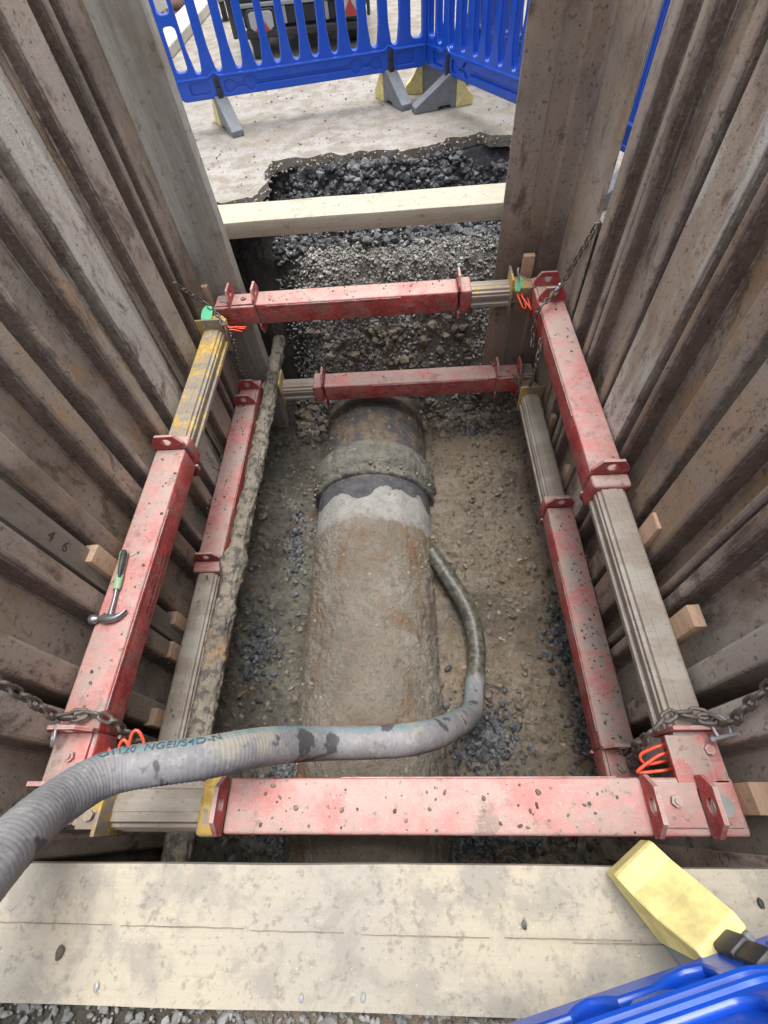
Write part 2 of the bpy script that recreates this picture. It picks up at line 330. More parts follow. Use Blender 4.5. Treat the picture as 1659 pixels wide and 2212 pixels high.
def smooth_path(pts, n):
    pts = [Vector(p) for p in pts]; P = [pts[0] * 2 - pts[1]] + pts + [pts[-1] * 2 - pts[-2]]; out = []
    for i in range(1, len(P) - 2):
        for k in range(12):
            t = k / 12; a, b, c, d = P[i - 1], P[i], P[i + 1], P[i + 2]
            out.append(.5 * ((2 * b) + (-a + c) * t + (2 * a - 5 * b + 4 * c - d) * t * t + (-a + 3 * b - 3 * c + d) * t ** 3))
    out.append(pts[-1]); L = [0]
    for i in range(1, len(out)): L.append(L[-1] + (out[i] - out[i - 1]).length)
    res = []; j = 0
    for k in range(n + 1):
        s = L[-1] * k / n
        while j < len(L) - 2 and L[j + 1] < s: j += 1
        t = (s - L[j]) / max(1e-9, L[j + 1] - L[j]); res.append(out[j].lerp(out[j + 1], t))
    return res, L[-1]
def tube(bm, path, rad, n=12, uv=False, ring=None, cap=True, closed=False, up=Vector((0, 0, 1))):
    rings = []; N = len(path)
    for i, p in enumerate(path):
        if closed: t = path[(i + 1) % N] - path[i - 1]
        else: t = path[min(i + 1, N - 1)] - path[max(i - 1, 0)]
        t.normalize(); s = t.cross(up)
        if s.length < 1e-4: s = t.orthogonal()
        s.normalize(); w = s.cross(t)
        r = rad(i) if callable(rad) else rad
        rings.append([bm.verts.new(p + (s * math.cos(a) + w * math.sin(a)) * (r if ring is None else ring(i, j, r))) for j, a in enumerate([2 * math.pi * j / n for j in range(n)])])
    lay = bm.loops.layers.uv.verify() if uv else None
    for i in range(N if closed else N - 1):
        A, B = rings[i], rings[(i + 1) % N]
        for j in range(n):
            f = bm.faces.new((A[j], A[(j + 1) % n], B[(j + 1) % n], B[j]))
            if uv:
                for l, (uu, vv) in zip(f.loops, ((i, j), (i, j + 1), (i + 1, j + 1), (i + 1, j))): l[lay].uv = (uu / (N - 1), vv / n)
    if cap and not closed: bm.faces.new(list(reversed(rings[0]))); bm.faces.new(rings[-1])
    return rings

def tag(o, label=None, cat=None, group=None, kind=None):
    if label: o['label'] = label
    if cat: o['category'] = cat
    if group: o['group'] = group
    if kind: o['kind'] = kind
    return o
def empty(name, loc, label, cat, group=None):
    o = bpy.data.objects.new(name, None); COL.objects.link(o); o.location = loc; o.empty_display_size = .1
    return tag(o, label, cat, group)
def wloc(o):
    v = Vector((0, 0, 0))
    while o: v += Vector(o.location); o = o.parent
    return v
def build(name, bm, mat, parent=None, smooth=False, origin=None, color=None, bevel=0.0, angle=40):
    """one mesh object; vertices are given in world space and stored relative to the object's origin"""
    bmesh.ops.recalc_face_normals(bm, faces=bm.faces)
    if origin is None:
        xs = [v.co for v in bm.verts]
        origin = Vector((sum(c.x for c in xs) / len(xs), sum(c.y for c in xs) / len(xs), min(c.z for c in xs)))
    origin = Vector(origin)
    for v in bm.verts: v.co -= origin
    me = bpy.data.meshes.new(name); bm.to_mesh(me); bm.free()
    me.materials.append(mat)
    if smooth:
        for p in me.polygons: p.use_smooth = True
        if angle < 179:
            try: me.set_sharp_from_angle(angle=R(angle))
            except Exception: pass
    o = bpy.data.objects.new(name, me); COL.objects.link(o)
    if parent: o.parent = parent; o.location = origin - wloc(parent)
    else: o.location = origin
    if color: o.color = (*color, 1)
    if bevel:
        b = o.modifiers.new('bevel', 'BEVEL'); b.width = bevel; b.segments = 2; b.limit_method = 'ANGLE'; b.angle_limit = R(35)
    return o
def fnoise(p, octv=4, sc=1.0): return noise.fractal(Vector(p) * sc, 1.0, 2.0, octv)

# ================================================================ SETTING
# paving slab with the irregular trench opening cut through it
hole = [(-.98, 3.45), (-.955, 3.55), (-.92, 3.65), (-.945, 3.83), (-.93, 4.0), (-.70, 4.05), (-.39, 4.03), (-.15, 4.06), (.03, 4.0), (.22, 4.06), (.42, 4.15), (.58, 4.21), (.75, 4.10), (1.0, 4.08),
        (1.25, 3.9), (1.3, 3.3), (1.12, 3.05), (1.10, 1.5), (1.10, -.10), (1.08, -.24), (-1.45, -.24), (-1.45, 1.5), (-1.45, 3.1), (-1.3, 3.40), (-1.08, 3.42)]
def jag(poly, step, amp):
    out = []
    for i, p in enumerate(poly):
        q = poly[(i + 1) % len(poly)]; n = max(1, int(math.dist(p, q) / step))
        for k in range(n):
            t = k / n; x = p[0] + (q[0] - p[0]) * t; y = p[1] + (q[1] - p[1]) * t
            a = amp if y > 3.38 else amp * .2
            out.append((x + a * fnoise((x * 9, y * 9, 1)), y + a * fnoise((x * 9, y * 9, 7))))
    return out
hole = jag(hole, .03, .05)
def outline_mesh(name, loops, depth, bevel=0.0):
    """filled 2D outline with holes (x,y plane), extruded symmetric about z=0"""
    cu = bpy.data.curves.new(name, 'CURVE'); cu.dimensions = '2D'; cu.fill_mode = 'BOTH'; cu.extrude = depth / 2 - bevel; cu.bevel_depth = bevel; cu.bevel_resolution = 1; cu.offset = -bevel
    for lp in loops:
        sp = cu.splines.new('POLY'); sp.points.add(len(lp) - 1)
        for p, q in zip(sp.points, lp): p.co = (q[0], q[1], 0, 1)
        sp.use_cyclic_u = True
    tmp = bpy.data.objects.new(name + '_tmp', cu); COL.objects.link(tmp)
    dg = bpy.context.evaluated_depsgraph_get(); me = bpy.data.meshes.new_from_object(tmp.evaluated_get(dg))
    bpy.data.objects.remove(tmp); bpy.data.curves.remove(cu)
    bm = bmesh.new(); bm.from_mesh(me); bpy.data.meshes.remove(me); return bm
bm = outline_mesh('g', [[(-60, -40), (60, -40), (60, 120), (-60, 120)], hole], .07)
for v in bm.verts: v.co.z -= .035
ground = tag(build('ground', bm, M['ground'], origin=(0, 0, 0)), kind='structure')

# excavated earth: pit floor running up the far bank
PROF = [(-9, -1.62), (2.66, -1.62), (2.86, -1.54), (3.02, -1.22), (3.14, -.92), (3.3, -.66), (3.45, -.5), (3.7, -.40), (3.86, -.30), (3.96, -.16), (4.03, -.055), (4.2, -.06), (9, -.06)]
def prof(y):
    for (a, za), (b, zb) in zip(PROF, PROF[1:]):
        if y <= b: return za + (zb - za) * (y - a) / (b - a)
    return -.06
def sstep(a, b, x):
    t = max(0, min(1, (x - a) / (b - a))); return t * t * (3 - 2 * t)
def earth_z(x, y):
    sh = .14 * fnoise((x * 1.7, y * .8, 3), 3) + .07 * fnoise((x * 6, y * 3, 9), 4)
    if y > 2.5: sh += .6 * sstep(-.60 + .10 * fnoise((y * 6, x * 3, 2), 3), -1.05, x) * sstep(3.9, 3.1, y)   # undercut void beside the post
    if y > 3.6: sh *= .5; sh += .05 * math.sin(x * 5.2) + .16 * sstep(.2, .6, x)
    z = prof(y - sh)
    flat = sstep(3.0, 2.6, y)
    z += flat * (.05 * fnoise((x * 1.6, y * 1.6, 0), 3) + .035 * fnoise((x * 5, y * 5, 2), 4) - .05 * sstep(-.6, -.8, x) + .05 * sstep(.75, 1.05, x) + .03 * sstep(.2, .5, x))
    lump = fnoise((x * 11, y * 11, 5), 5); z += .040 * abs(lump) - .012 + .02 * fnoise((x * 30, y * 30, 1), 4) + (1 - flat) * .03 * fnoise((x * 8, y * 8, z * 8), 4) + .008 * fnoise((x * 45, y * 45, 5), 2)
    return z
bm = bm_new(); nx, ny = 290, 460; X0, X1, Y0, Y1 = -1.62, 1.5, -.45, 4.45; grid = []
for j in range(ny + 1):
    y = Y0 + (Y1 - Y0) * j / ny; row = []
    for i in range(nx + 1):
        x = X0 + (X1 - X0) * i / nx; row.append(bm.verts.new((x, y, min(earth_z(x, y), -.075))))
    grid.append(row)
for j in range(ny):
    for i in range(nx): bm.faces.new((grid[j][i], grid[j][i + 1], grid[j + 1][i + 1], grid[j + 1][i]))
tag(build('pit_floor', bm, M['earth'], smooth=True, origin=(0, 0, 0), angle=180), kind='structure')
# soil standing behind the sheets, below the paving
bm = bm_new(); box(bm, -1.75, -1.47, -.5, 3.4, -2, -.075); box(bm, 1.13, 1.5, -.5, 3.0, -2, -.075); box(bm, -1.47, 1.13, -.6, -.33, -2, -.02)
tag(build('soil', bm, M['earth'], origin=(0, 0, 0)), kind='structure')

# loose stones ---------------------------------------------------
_ico = bmesh.new(); bmesh.ops.create_icosphere(_ico, subdivisions=1, radius=1); ICV = [v.co.copy() for v in _ico.verts]; ICF = [tuple(v.index for v in f.verts) for f in _ico.faces]; _ico.free()
def stones(name, mat, items, kind='stuff'):
    verts, faces, tones = [], [], []
    for (p, r, tone) in items:
        b = len(verts); rot = Matrix.Rotation(random.random() * 6.3, 3, 'Z') @ Matrix.Rotation(random.random() * 6.3, 3, 'X'); sc = Vector((random.uniform(.7, 1.3), random.uniform(.6, 1.1), random.uniform(.45, .9)))
        for c in ICV:
            k = random.uniform(.78, 1.18); q = rot @ Vector((c.x * sc.x * k, c.y * sc.y * k, c.z * sc.z * k)); verts.append((p[0] + q.x * r, p[1] + q.y * r, p[2] + q.z * r))
        faces += [(a + b, c_ + b, d + b) for a, c_, d in ICF]; tones += [tone] * len(ICV)
    me = bpy.data.meshes.new(name); me.from_pydata(verts, [], faces); at = me.attributes.new('tone', 'FLOAT', 'POINT'); at.data.foreach_set('value', tones)
    me.materials.append(mat); o = bpy.data.objects.new(name, me); COL.objects.link(o); return tag(o, kind=kind)
def on_earth(x, y, r): return (x, y, min(earth_z(x, y), -.075) + r * .25)
it = []
for _ in range(17000):                                  # grey backfill gravel on the bank
    x = random.uniform(-1.0, .95); y = random.uniform(2.80, 3.80)
    w = fnoise((x * 2.2, y * 2.2, 4), 3) + .25 - .5 * sstep(-.6, -.9, x) + .35 * sstep(3.1, 3.25, y)
    if random.random() > .42 + w: continue
    r = random.choice((.005, .007, .008, .010, .013, .016)) * random.uniform(.8, 1.2); it.append((on_earth(x, y, r), r, min(1, random.random() ** 1.7 * (.38 + .62 * sstep(2.95, 3.2, y)) * (.75 + .9 * max(0, fnoise((x * 1.5 + 3, y * 1.5, 1), 2) + .3)))))
stones('bank_gravel', M['greystone'], it)
it = []
for _ in range(4300):                                   # black asphalt rubble in the broken-out hole
    x = random.uniform(-.98, 1.0); y = random.uniform(3.60, 4.1); r = random.choice((.008, .011, .015, .022, .034)) * random.uniform(.8, 1.2)
    it.append((on_earth(x, y, r), r, random.random() ** 2))
def patch(n, cx, cy, rx, ry, rs, tone=1.6):
    for _ in range(n):
        a = random.random() * 6.283; d = random.gauss(0, .5); x = cx + math.cos(a) * d * rx; y = cy + math.sin(a) * d * ry
        if -1.42 < x < 1.06 and y < 2.9 and not (abs(x + .295) < .43 and y > -.3 and earth_z(x, y) < -1.3 and False):
            r = random.choice(rs) * random.uniform(.75, 1.25); it.append((on_earth(x, y, r), r, random.random() ** tone))
GR = (.009, .012, .016, .021)
patch(800, .36, .38, .26, .30, GR); patch(460, .92, .95, .14, .34, GR); patch(320, .95, .42, .12, .28, GR); patch(360, -1.05, .95, .16, .35, GR); patch(300, -.80, .22, .12, .2, GR)
patch(1700, .2, -.05, .9, .20, GR); patch(1300, -.55, -.05, .6, .20, GR); patch(220, -.88, 1.75, .1, .5, GR); patch(160, .55, 2.75, .25, .12, GR)  # extra black stones in the first two stand in for the gap's deep shade
stones('asphalt_rubble', M['darkstone'], it)
it = []
for _ in range(12000):                                  # clods and pebbles in the clay
    x = random.uniform(-1.38, 1.03); y = random.uniform(-.1, 2.95)
    if random.random() > .55 + fnoise((x * 2.5, y * 2.5, 8), 3): continue
    r = random.choice((.004, .005, .006, .008, .011, .016, .026)) * random.uniform(.7, 1.2); it.append((on_earth(x, y, -r * .3), r, 1.0 if random.random() < .025 else random.uniform(.12, .5)))
for _ in range(900):
    x = random.uniform(-1.0, 1.0); y = random.uniform(2.75, 3.25); r = random.choice((.010, .014, .02, .03, .045)) * random.uniform(.8, 1.2); it.append((on_earth(x, y, r * .3), r, random.random() * .8))
stones('earth_clods', M['mudstone'], it)
it = []
for k, p in enumerate(hole):                            # crumbling edge of the paving
    if p[1] > 3.42:
        for _ in range(5):
            r = random.uniform(.004, .015); it.append(((p[0] + random.gauss(0, .02), p[1] + random.gauss(0, .02), random.uniform(-.07, -.004)), r, random.random() * .6))
for _ in range(900):                                    # grit on the paving
    x = random.uniform(-2.4, 1.2); y = random.choice((random.uniform(3.4, 4.4), random.uniform(3.9, 6.5))); 
    if y < 4.2 and -.99 < x < 1.3: continue
    r = random.choice((.003, .004, .006, .010)); it.append(((x, y, r * .4), r, random.random() ** 2))
stones('paving_grit', M['palestone'], it)
# gravelly ground the photographer stands on
bm = bm_new(); g = []
for j in range(61):
    row = []
    for i in range(121):
        x = -1.8 + 3.6 * i / 120; y = -1.9 + 1.66 * j / 60
        row.append(bm.verts.new((x, y, .012 + .012 * fnoise((x * 9, y * 9, 0), 4))))
    g.append(row)
for j in range(60):
    for i in range(120): bm.faces.new((g[j][i], g[j][i + 1], g[j + 1][i + 1], g[j + 1][i]))
tag(build('gravel_ground', bm, M['earth'], smooth=True, origin=(0, -1.0, 0), angle=180), kind='structure')
it = []
for _ in range(3800):
    x = random.uniform(-1.2, .6); y = random.uniform(-.56, -.26); r = random.choice((.003, .004, .006, .008, .012)) * random.uniform(.8, 1.2)
    it.append(((x, y, .020 + r * .3), r, random.random() ** 2.6 * .42))
stones('loose_gravel', M['greystone'], it)
stones('brick_crumbs', M['brickstone'], [((random.gauss(-1.0, .07), random.gauss(-.40, .04), .028), random.uniform(.006, .015), random.random()) for _ in range(70)])

# ================================================================ TRENCH SHEETS
def sheet_profile(kind, w, h, lips):
    """outline across one sheet: (along, depth) with depth 0 = the wall line, h = towards the pit"""
    if kind == 'out':    # pan set back between two lips that stand towards the pit
        a, b = lips
        return [(0, h - .03), (.004, h - .012), (.012, h - .003), (.020, h), (a - .008, h), (a, h - .004), (a + .006, h - .012), (a + .018, .008), (a + .026, .001), (a + .032, 0), (w * .5, .002), (w - b - .032, 0), (w - b - .026, .001), (w - b - .018, .008), (w - b - .006, h - .012), (w - b, h - .004), (w - b + .008, h), (w - .020, h), (w - .012, h - .003), (w - .004, h - .012), (w, h - .03)]
    if kind == 'flat':   # broad flat face
        return [(0, h * .3), (.02, h * .55), (.045, h * .9), (.06, h), (w * .35, h), (w * .36, h - .010), (w * .6, h - .012), (w * .63, h), (w - .06, h), (w - .045, h * .9), (w - .02, h * .55), (w, h * .3)]
    if kind == 'plate':
        return [(0, h), (.03, h + .003), (w * .3, h), (w * .7, h + .003), (w, h)]
    f0, f1 = lips        # face standing towards the pit between f0 and f1, wing set back beyond it
    return [(0, .016), (.004, .013), (.010, .012), (f0 - .010, .012), (f0 - .006, .016), (f0 - .001, h - .006), (f0 + .003, h - .001), (f0 + .008, h), ((f0 + f1) / 2, h + .003), (f1 - .008, h), (f1 - .003, h - .001), (f1 + .001, h - .006), (f1 + .006, .006), (f1 + .010, .001), (f1 + .016, 0), (w, -.002)]
def trench_sheet(label, side, y0, y1, kind, zt, zb=-2.1, h=.068, inner=None, col=(.2, .3, .5), lean=0.0, twist=0.0, ext=.06, lips=(.035, .075)):
    w = y1 - y0; pr = sheet_profile(kind, w, h, lips); t = .009
    d0 = pr[0][1]; pr = [(-ext, -.045), (-.012, -.045), (-.004, d0 - .02)] + pr if ext and kind == 'out' else pr         # clutch hooked behind the next sheet
    bm = bm_new(); lay = bm.verts.layers.float.new('web'); nz = 14; A, B = [], []
    for k in range(nz + 1):
        f = k / nz; z = zb + (zt - zb) * f; ra, rb = [], []
        for (s, d) in pr:
            bend = .006 * math.sin(f * 5 + y0 * 9) + lean * (z + .5) + twist * (s - w / 2)
            dd = d - h
            for lst, off in ((ra, 0), (rb, -t)):
                q = dd + off + bend
                if side == 'left': lst.append(bm.verts.new((inner + q, y0 + s, z)))
                elif side == 'right': lst.append(bm.verts.new((inner - q, y0 + s, z)))
                else: lst.append(bm.verts.new((y0 + s, inner - q, z)))
        A.append(ra); B.append(rb)
    n = len(pr)
    for k in range(nz):
        for i in range(n - 1):
            bm.faces.new((A[k][i], A[k][i + 1], A[k + 1][i + 1], A[k + 1][i])); bm.faces.new((B[k][i + 1], B[k][i], B[k + 1][i], B[k + 1][i + 1]))
        for i in (0, n - 1): bm.faces.new((A[k][i], B[k][i], B[k + 1][i], A[k + 1][i]))
    for k in (0, nz):
        for i in range(n - 1): bm.faces.new((A[k][i], A[k][i + 1], B[k][i + 1], B[k][i]))
    slope = [max(abs(pr[min(i + 1, n - 1)][1] - pr[i][1]) / max(1e-4, pr[min(i + 1, n - 1)][0] - pr[i][0]) if i < n - 1 else 0, abs(pr[i][1] - pr[i - 1][1]) / max(1e-4, pr[i][0] - pr[i - 1][0]) if i else 0) for i in range(n)]
    for row in A + B:
        for i, v in enumerate(row): v[lay] = min(1.0, slope[i] * .8) * (1.0 if pr[i][1] < h * .93 else .2) * (.35 if kind == 'flat' else 1.0) if kind != 'plate' else 0.0
    o = build('trench_sheet', bm, M['sheet'], smooth=True, color=col, angle=22)
    return tag(o, label, 'trench sheet', 'steel sheets lining the trench')
LX, RX = -1.292, .960
S = trench_sheet
S('narrow dark brown sheet beside the grey timber post', 'left', 2.52, 2.85, 'out', 1.42, inner=LX, h=0.073, lips=(.04, .20), col=(.15, .2, .38))
S('brown steel sheet with a raised flat face, second from the grey timber post', 'left', 2.185, 2.55, 'in', 1.46, inner=LX, h=0.081, lips=(.055, .238), col=(.30, .35, .55))
S('sheet with a smooth pale grey face, left wall behind the yellow ram', 'left', 1.795, 2.215, 'in', 1.38, inner=LX, h=0.083, lips=(.05, .218), col=(.85, .1, .62))
S('rusty sheet with a set-back yellowish pan, left wall above the red lug', 'left', 1.405, 1.75, 'out', 1.5, ext=.11, inner=LX + .002, h=0.085, lips=(.035, .08), col=(.40, .85, .5))
S('dark brown sheet with stippled pan behind the hammer handle', 'left', .935, 1.340, 'out', 1.45, ext=.05, inner=LX + .004, h=0.091, lips=(.09, .10), col=(.15, .5, .42))
S('broad brown sheet in the left wall next to the hammer head', 'left', .375, .79, 'out', 1.44, inner=LX - .002, h=0.098, lips=(.11, .09), col=(.28, .45, .40))
S('grey dusty sheet at the near end of the left wall under the chain', 'left', -.125, .338, 'out', 1.4, inner=LX - .004, h=0.098, lips=(.07, .12), col=(.55, .15, .5), lean=.004)
S('wide flat brown sheet standing across the far end of the pit', 'end', .592, 1.03, 'flat', 1.48, ext=0, zb=-1.72, inner=2.965, h=.035, col=(.12, .3, .34))
S('tan sheet at the far right corner, left of the bright slit', 'right', 2.474, 2.935, 'plate', 1.5, ext=0, inner=RX + .008, h=.02, col=(.3, .3, .6))
S('brown sheet with long grooves, right of the bright slit', 'right', 2.10, 2.418, 'out', 1.44, inner=RX + .002, h=0.073, lips=(.05, .10), col=(.35, .35, .55))
S('rough pitted brown sheet with a greenish edge, right wall', 'right', 1.745, 2.09, 'out', 1.5, inner=RX, h=0.073, lips=(.06, .04), ext=.07, col=(.28, .5, .52))
S('sheet with a smooth light grey face, right wall', 'right', 1.432, 1.86, 'in', 1.4, inner=RX, h=0.083, lips=(.055, .27), col=(1.0, .05, .72))
S('heavily rusted pitted sheet left of the black joint, right wall', 'right', 1.085, 1.43, 'out', 1.47, inner=RX + .002, h=0.085, lips=(.11, .03), col=(.15, .65, .45))
S('brown sheet behind the upper wedge on the right', 'right', .735, 1.055, 'out', 1.42, inner=RX + .003, h=0.085, lips=(.03, .16), col=(.22, .75, .45))
S('grey sheet with a white scraped line, behind the middle right wedge', 'right', .365, .73, 'out', 1.45, inner=RX + .002, h=0.091, lips=(.09, .05), col=(.75, .2, .6))
S('grey brown sheet at the near end of the right wall', 'right', -.19, .315, 'out', 1.38, ext=0, inner=RX, h=0.091, lips=(.06, .11), col=(1.0, .1, .75))

S('narrow grey steel sheet at the near right corner standing in the notch of the plank', 'right', -.160, -.078, 'plate', 1.36, ext=0, inner=.897, h=.02, col=(1.0, .05, .8))
# ================================================================ TIMBER
def timber(name, label, cat, x0, x1, y0, y1, z0, z1, mat, bev=.006, mtx=None, group=None, warp=0.004, notch=None):
    bm = bm_new()
    if notch: prism(bm, notch, 'z', z0, z1)
    else: box(bm, x0, x1, y0, y1, z0, z1, bev=bev)
    L = max(x1 - x0, y1 - y0, z1 - z0)
    ax = 0 if x1 - x0 == L else 1 if y1 - y0 == L else 2
    cuts = [v for v in range(1, 24)]
    for c in cuts:
        co = Vector((x0, y0, z0)); co[ax] += L * c / 24; no = Vector((0, 0, 0)); no[ax] = 1
        bmesh.ops.bisect_plane(bm, geom=list(bm.verts) + list(bm.edges) + list(bm.faces), plane_co=co, plane_no=no)
    for v in bm.verts:
        p = v.co * 3; v.co += Vector((noise.noise(p), noise.noise(p + Vector((9, 0, 0))), noise.noise(p + Vector((0, 9, 0))))) * warp
        if mtx: pass
    if mtx:
        for v in bm.verts: v.co = mtx @ v.co
    return tag(build(name, bm, mat, bevel=0, smooth=True, angle=30), label, cat, group)
timber('timber_post', 'thick weathered grey timber standing upright at the far left corner', 'post', -1.345, -1.082, 2.93, 3.03, -1.75, 1.4, M['oldwood'], bev=.01)
timber('timber_board', 'brown grey timber board squeezed between sheets left of the hammer', 'board', LX - .06, LX - .012, .80, .905, -1.9, 1.3, M['board'], bev=.004)
timber('timber_beam', 'pale timber lying across the far side of the pit below the black rubble', 'beam', -1.25, .78, 3.11, 3.37, -.095, .004, M['farbeam'], bev=.006)
o = timber('timber_plank', 'wide pale dirty plank with a long crack across the near edge of the pit', 'plank', -1.45, 1.12, -.325, -.088, .0, .052, M['plank'], bev=.004, notch=[(-1.45, -.325), (1.12, -.325), (1.12, -.088), (.925, -.088), (.925, -.168), (.878, -.168), (.878, -.088), (-1.45, -.088)])
bm = bm_new()                                           # drying cracks are cut as narrow dark grooves
for a, b, yy in ((-1.2, -.70, -.196), (-.68, -.40, -.199), (-.385, -.18, -.2035), (-.14, .13, -.207), (.16, .42, -.2075), (.30, .55, -.2135)):
    pts = [(a + (b - a) * i / 24, yy + .0012 * noise.noise((i * .6, a, 0)) - .004 * (i / 24) * (b - a)) for i in range(25)]
    wd = lambda i: .0007 * math.sin(math.pi * (i + .5) / 25.5) + .0002
    prism(bm, [(p[0], p[1] + wd(i)) for i, p in enumerate(pts)] + [(p[0], p[1] - wd(i)) for i, p in reversed(list(enumerate(pts)))], 'z', .048, .0550)
build('crack', bm, M['board'], o)

# ================================================================ PIPES
XC, ZC, RP = -.295, -1.65, .43
def main_pipe():
    root = empty('water_main', (XC, 1.5, ZC - RP), 'large muddy cast iron water main running along the pit floor', 'pipe')
    def lathe(name, prof, amp, seed):
        bm = bm_new(); n = 300; rings = []
        for (y, r) in prof:
            row = []
            for j in range(n):
                a = 2 * math.pi * j / n; p = Vector((math.cos(a) * r, y, math.sin(a) * r))
                am = amp(y) if callable(amp) else amp
                d = am * (.45 * fnoise((p.x * 5, y * 5, p.z * 5 + seed), 3) + .55 * fnoise((p.x * 20, y * 20, p.z * 20), 4) + .55 * fnoise((p.x * 55, y * 55, p.z * 55), 3))
                if y < 1.7: d += .008 * max(0, noise.noise((p.x * 3 + 5, y * 2.2, p.z * 3)))
                row.append(bm.verts.new((XC + math.cos(a) * (r + d), y, ZC + math.sin(a) * (r + d))))
            rings.append(row)
        for A, B in zip(rings, rings[1:]):
            for j in range(n): bm.faces.new((A[j], A[(j + 1) % n], B[(j + 1) % n], B[j]))
        return build(name, bm, M['main'], root, smooth=True, origin=(XC, 0, ZC), angle=180)
    ys = [-.45 + i * .009 for i in range(int(2.55 / .009))]
    lathe('pipe_barrel', [(y, RP) for y in ys], lambda y: .0115 * (1 - sstep(1.60, 1.70, y)) + .002, 0)
    pr = [(2.035, .40), (2.04, .448)]
    k = [(2.04, .448), (2.05, .458), (2.07, .462), (2.085, .457), (2.10, .456), (2.115, .462), (2.13, .476), (2.16, .483), (2.19, .476), (2.23, .472), (2.30, .468), (2.34, .452), (2.37, .425)]
    for (a, ra), (b, rb) in zip(k, k[1:]):
        m = max(2, int((b - a) / .01))
        pr += [(a + (b - a) * i / m, ra + (rb - ra) * i / m) for i in range(1, m + 1)]
    lathe('pipe_socket', pr, .014, 3)
    lathe('pipe_spigot', [(2.3 + i * .0115, .418) for i in range(85)], .008, 7)
    it = []
    for _ in range(2600):
        a = random.uniform(.08, 3.06); y = random.uniform(-.1, 2.85); 
        if 1.64 < y < 2.05 or random.random() > .5 + 1.2 * fnoise((a * 2, y * 2, 3), 3): continue
        rr = .428 if y < 2.05 else .476 if y < 2.32 else .418; r = random.choice((.003, .004, .005, .008, .012)) * random.uniform(.7, 1.2); rr -= r * .25
        it.append(((XC + math.cos(a) * rr, y, ZC + math.sin(a) * rr), r, random.random()))
    o = stones('clinging_mud', M['mudflake'], it); o.parent = root; o.location = -wloc(root)
main_pipe()

def service_pipe():
    root = empty('service_pipe', (-1.03, 1.5, -1.03), 'thin pipe caked in mud with a lumpy joint, beside the lower frame on the left', 'pipe')
    pts = [Vector((-1.025, y, -.96 + .02 * math.sin(y * 2))) for y in [-.4 + i * .012 for i in range(305)]]
    def rad(i): y = pts[i].y; return .049 + .03 * math.exp(-((y - 1.22) / .075) ** 2) + .006 * sstep(1.2, .6, y)
    bm = bm_new()
    def ring(i, j, r):
        a = j / 56 * 6.283; y = pts[i].y; p = (math.cos(a) * 1.2, y * 8, math.sin(a) * 1.2)
        return r + .010 * (fnoise(p, 4)) + .009 * fnoise((p[0] * 3, p[1] * 3, p[2] * 3), 4) + .006 * fnoise((p[0] * 9, p[1] * 8, p[2] * 9), 3)
    tube(bm, pts, rad, n=56, ring=ring)
    build('pipe_barrel', bm, M['crust'], root, smooth=True, angle=180)
service_pipe()

# suction hose ---------------------------------------------------
HPTS = [(.10, 1.60, -1.50), (.185, 1.43, -1.505), (.268, 1.275, -1.505), (.328, 1.140, -1.505), (.357, 1.0, -1.505), (.358, .832, -1.505), (.320, .63, -1.47), (.27, .47, -1.28), (.115, .315, -.74), (-.03, .245, -.50), (-.178, .232, -.48), (-.345, .223, -.42), (-.48, .188, -.20), (-.60, .142, -.04), (-.80, .105, .03), (-.86, .035, .13), (-.845, -.045, .262), (-.82, -.16, .40), (-.86, -.32, .50), (-1.0, -.55, .52)]
def hose():
    path, L = smooth_path(HPTS, 900)
    bm = bm_new()
    def rad(i):
        u = i / 900; s = u * L
        rib = .0012 * math.sin(s / .0125 * 2 * math.pi) if u > .25 else .0003 * math.sin(s / .0125 * 6.28)
        return .055 + rib + .0012 * noise.noise((s * 9, 0, 0)) - (.055 * .35 * max(0, 1 - u / .012) if u < .012 else 0)
    tube(bm, path, rad, n=40, uv=True)
    o = build('suction_hose', bm, M['hose'], smooth=True, angle=180)
    tag(o, 'ribbed grey suction hose with a pale blue stripe curving out of the pit', 'hose')
    return o, path, L
hose_o, hpath, hL = hose()

# ================================================================ HYDRAULIC BRACE FRAMES
BW, BH = .152, .142
def xf(bm, T, start=0):
    bm.verts.ensure_lookup_table()
    for v in bm.verts: v.co = T @ v.co
def plate_with_hole(bm, T, u, th, top):
    """chamfered lug plate standing across the leg at u, on the top or underneath"""
    w = BW / 2; out = [(-w - .004, 0), (-w - .004, .035), (-w + .030, .086), (w - .030, .086), (w + .004, .035), (w + .004, 0)]
    hole_c, hr, n = (0, .047), .021, 16
    s = 1 if top else -1; z0 = 0 if top else -BH
    # ring of quads between the outline and the hole
    m = 24; ol = []
    per = []
    for i in range(len(out)):
        a, b = out[i], out[(i + 1) % len(out)]
        k = max(1, int(math.dist(a, b) / .022)); per += [(a[0] + (b[0] - a[0]) * t / k, a[1] + (b[1] - a[1]) * t / k) for t in range(k)]
    inn = []
    for p in per:
        a = math.atan2(p[1] - hole_c[1], p[0] - hole_c[0]); inn.append((hole_c[0] + hr * math.cos(a), hole_c[1] + hr * math.sin(a)))
    V = lambda p, x: bm.verts.new(T @ Vector((x, p[0], z0 + s * p[1])))
    o1 = [V(p, u - th / 2) for p in per]; o2 = [V(p, u + th / 2) for p in per]; i1 = [V(p, u - th / 2) for p in inn]; i2 = [V(p, u + th / 2) for p in inn]
    n = len(per)
    for i in range(n):
        j = (i + 1) % n
        bm.faces.new((o1[i], o1[j], i1[j], i1[i])); bm.faces.new((o2[j], o2[i], i2[i], i2[j])); bm.faces.new((o1[j], o1[i], o2[i], o2[j])); bm.faces.new((i1[i], i1[j], i2[j], i2[i]))
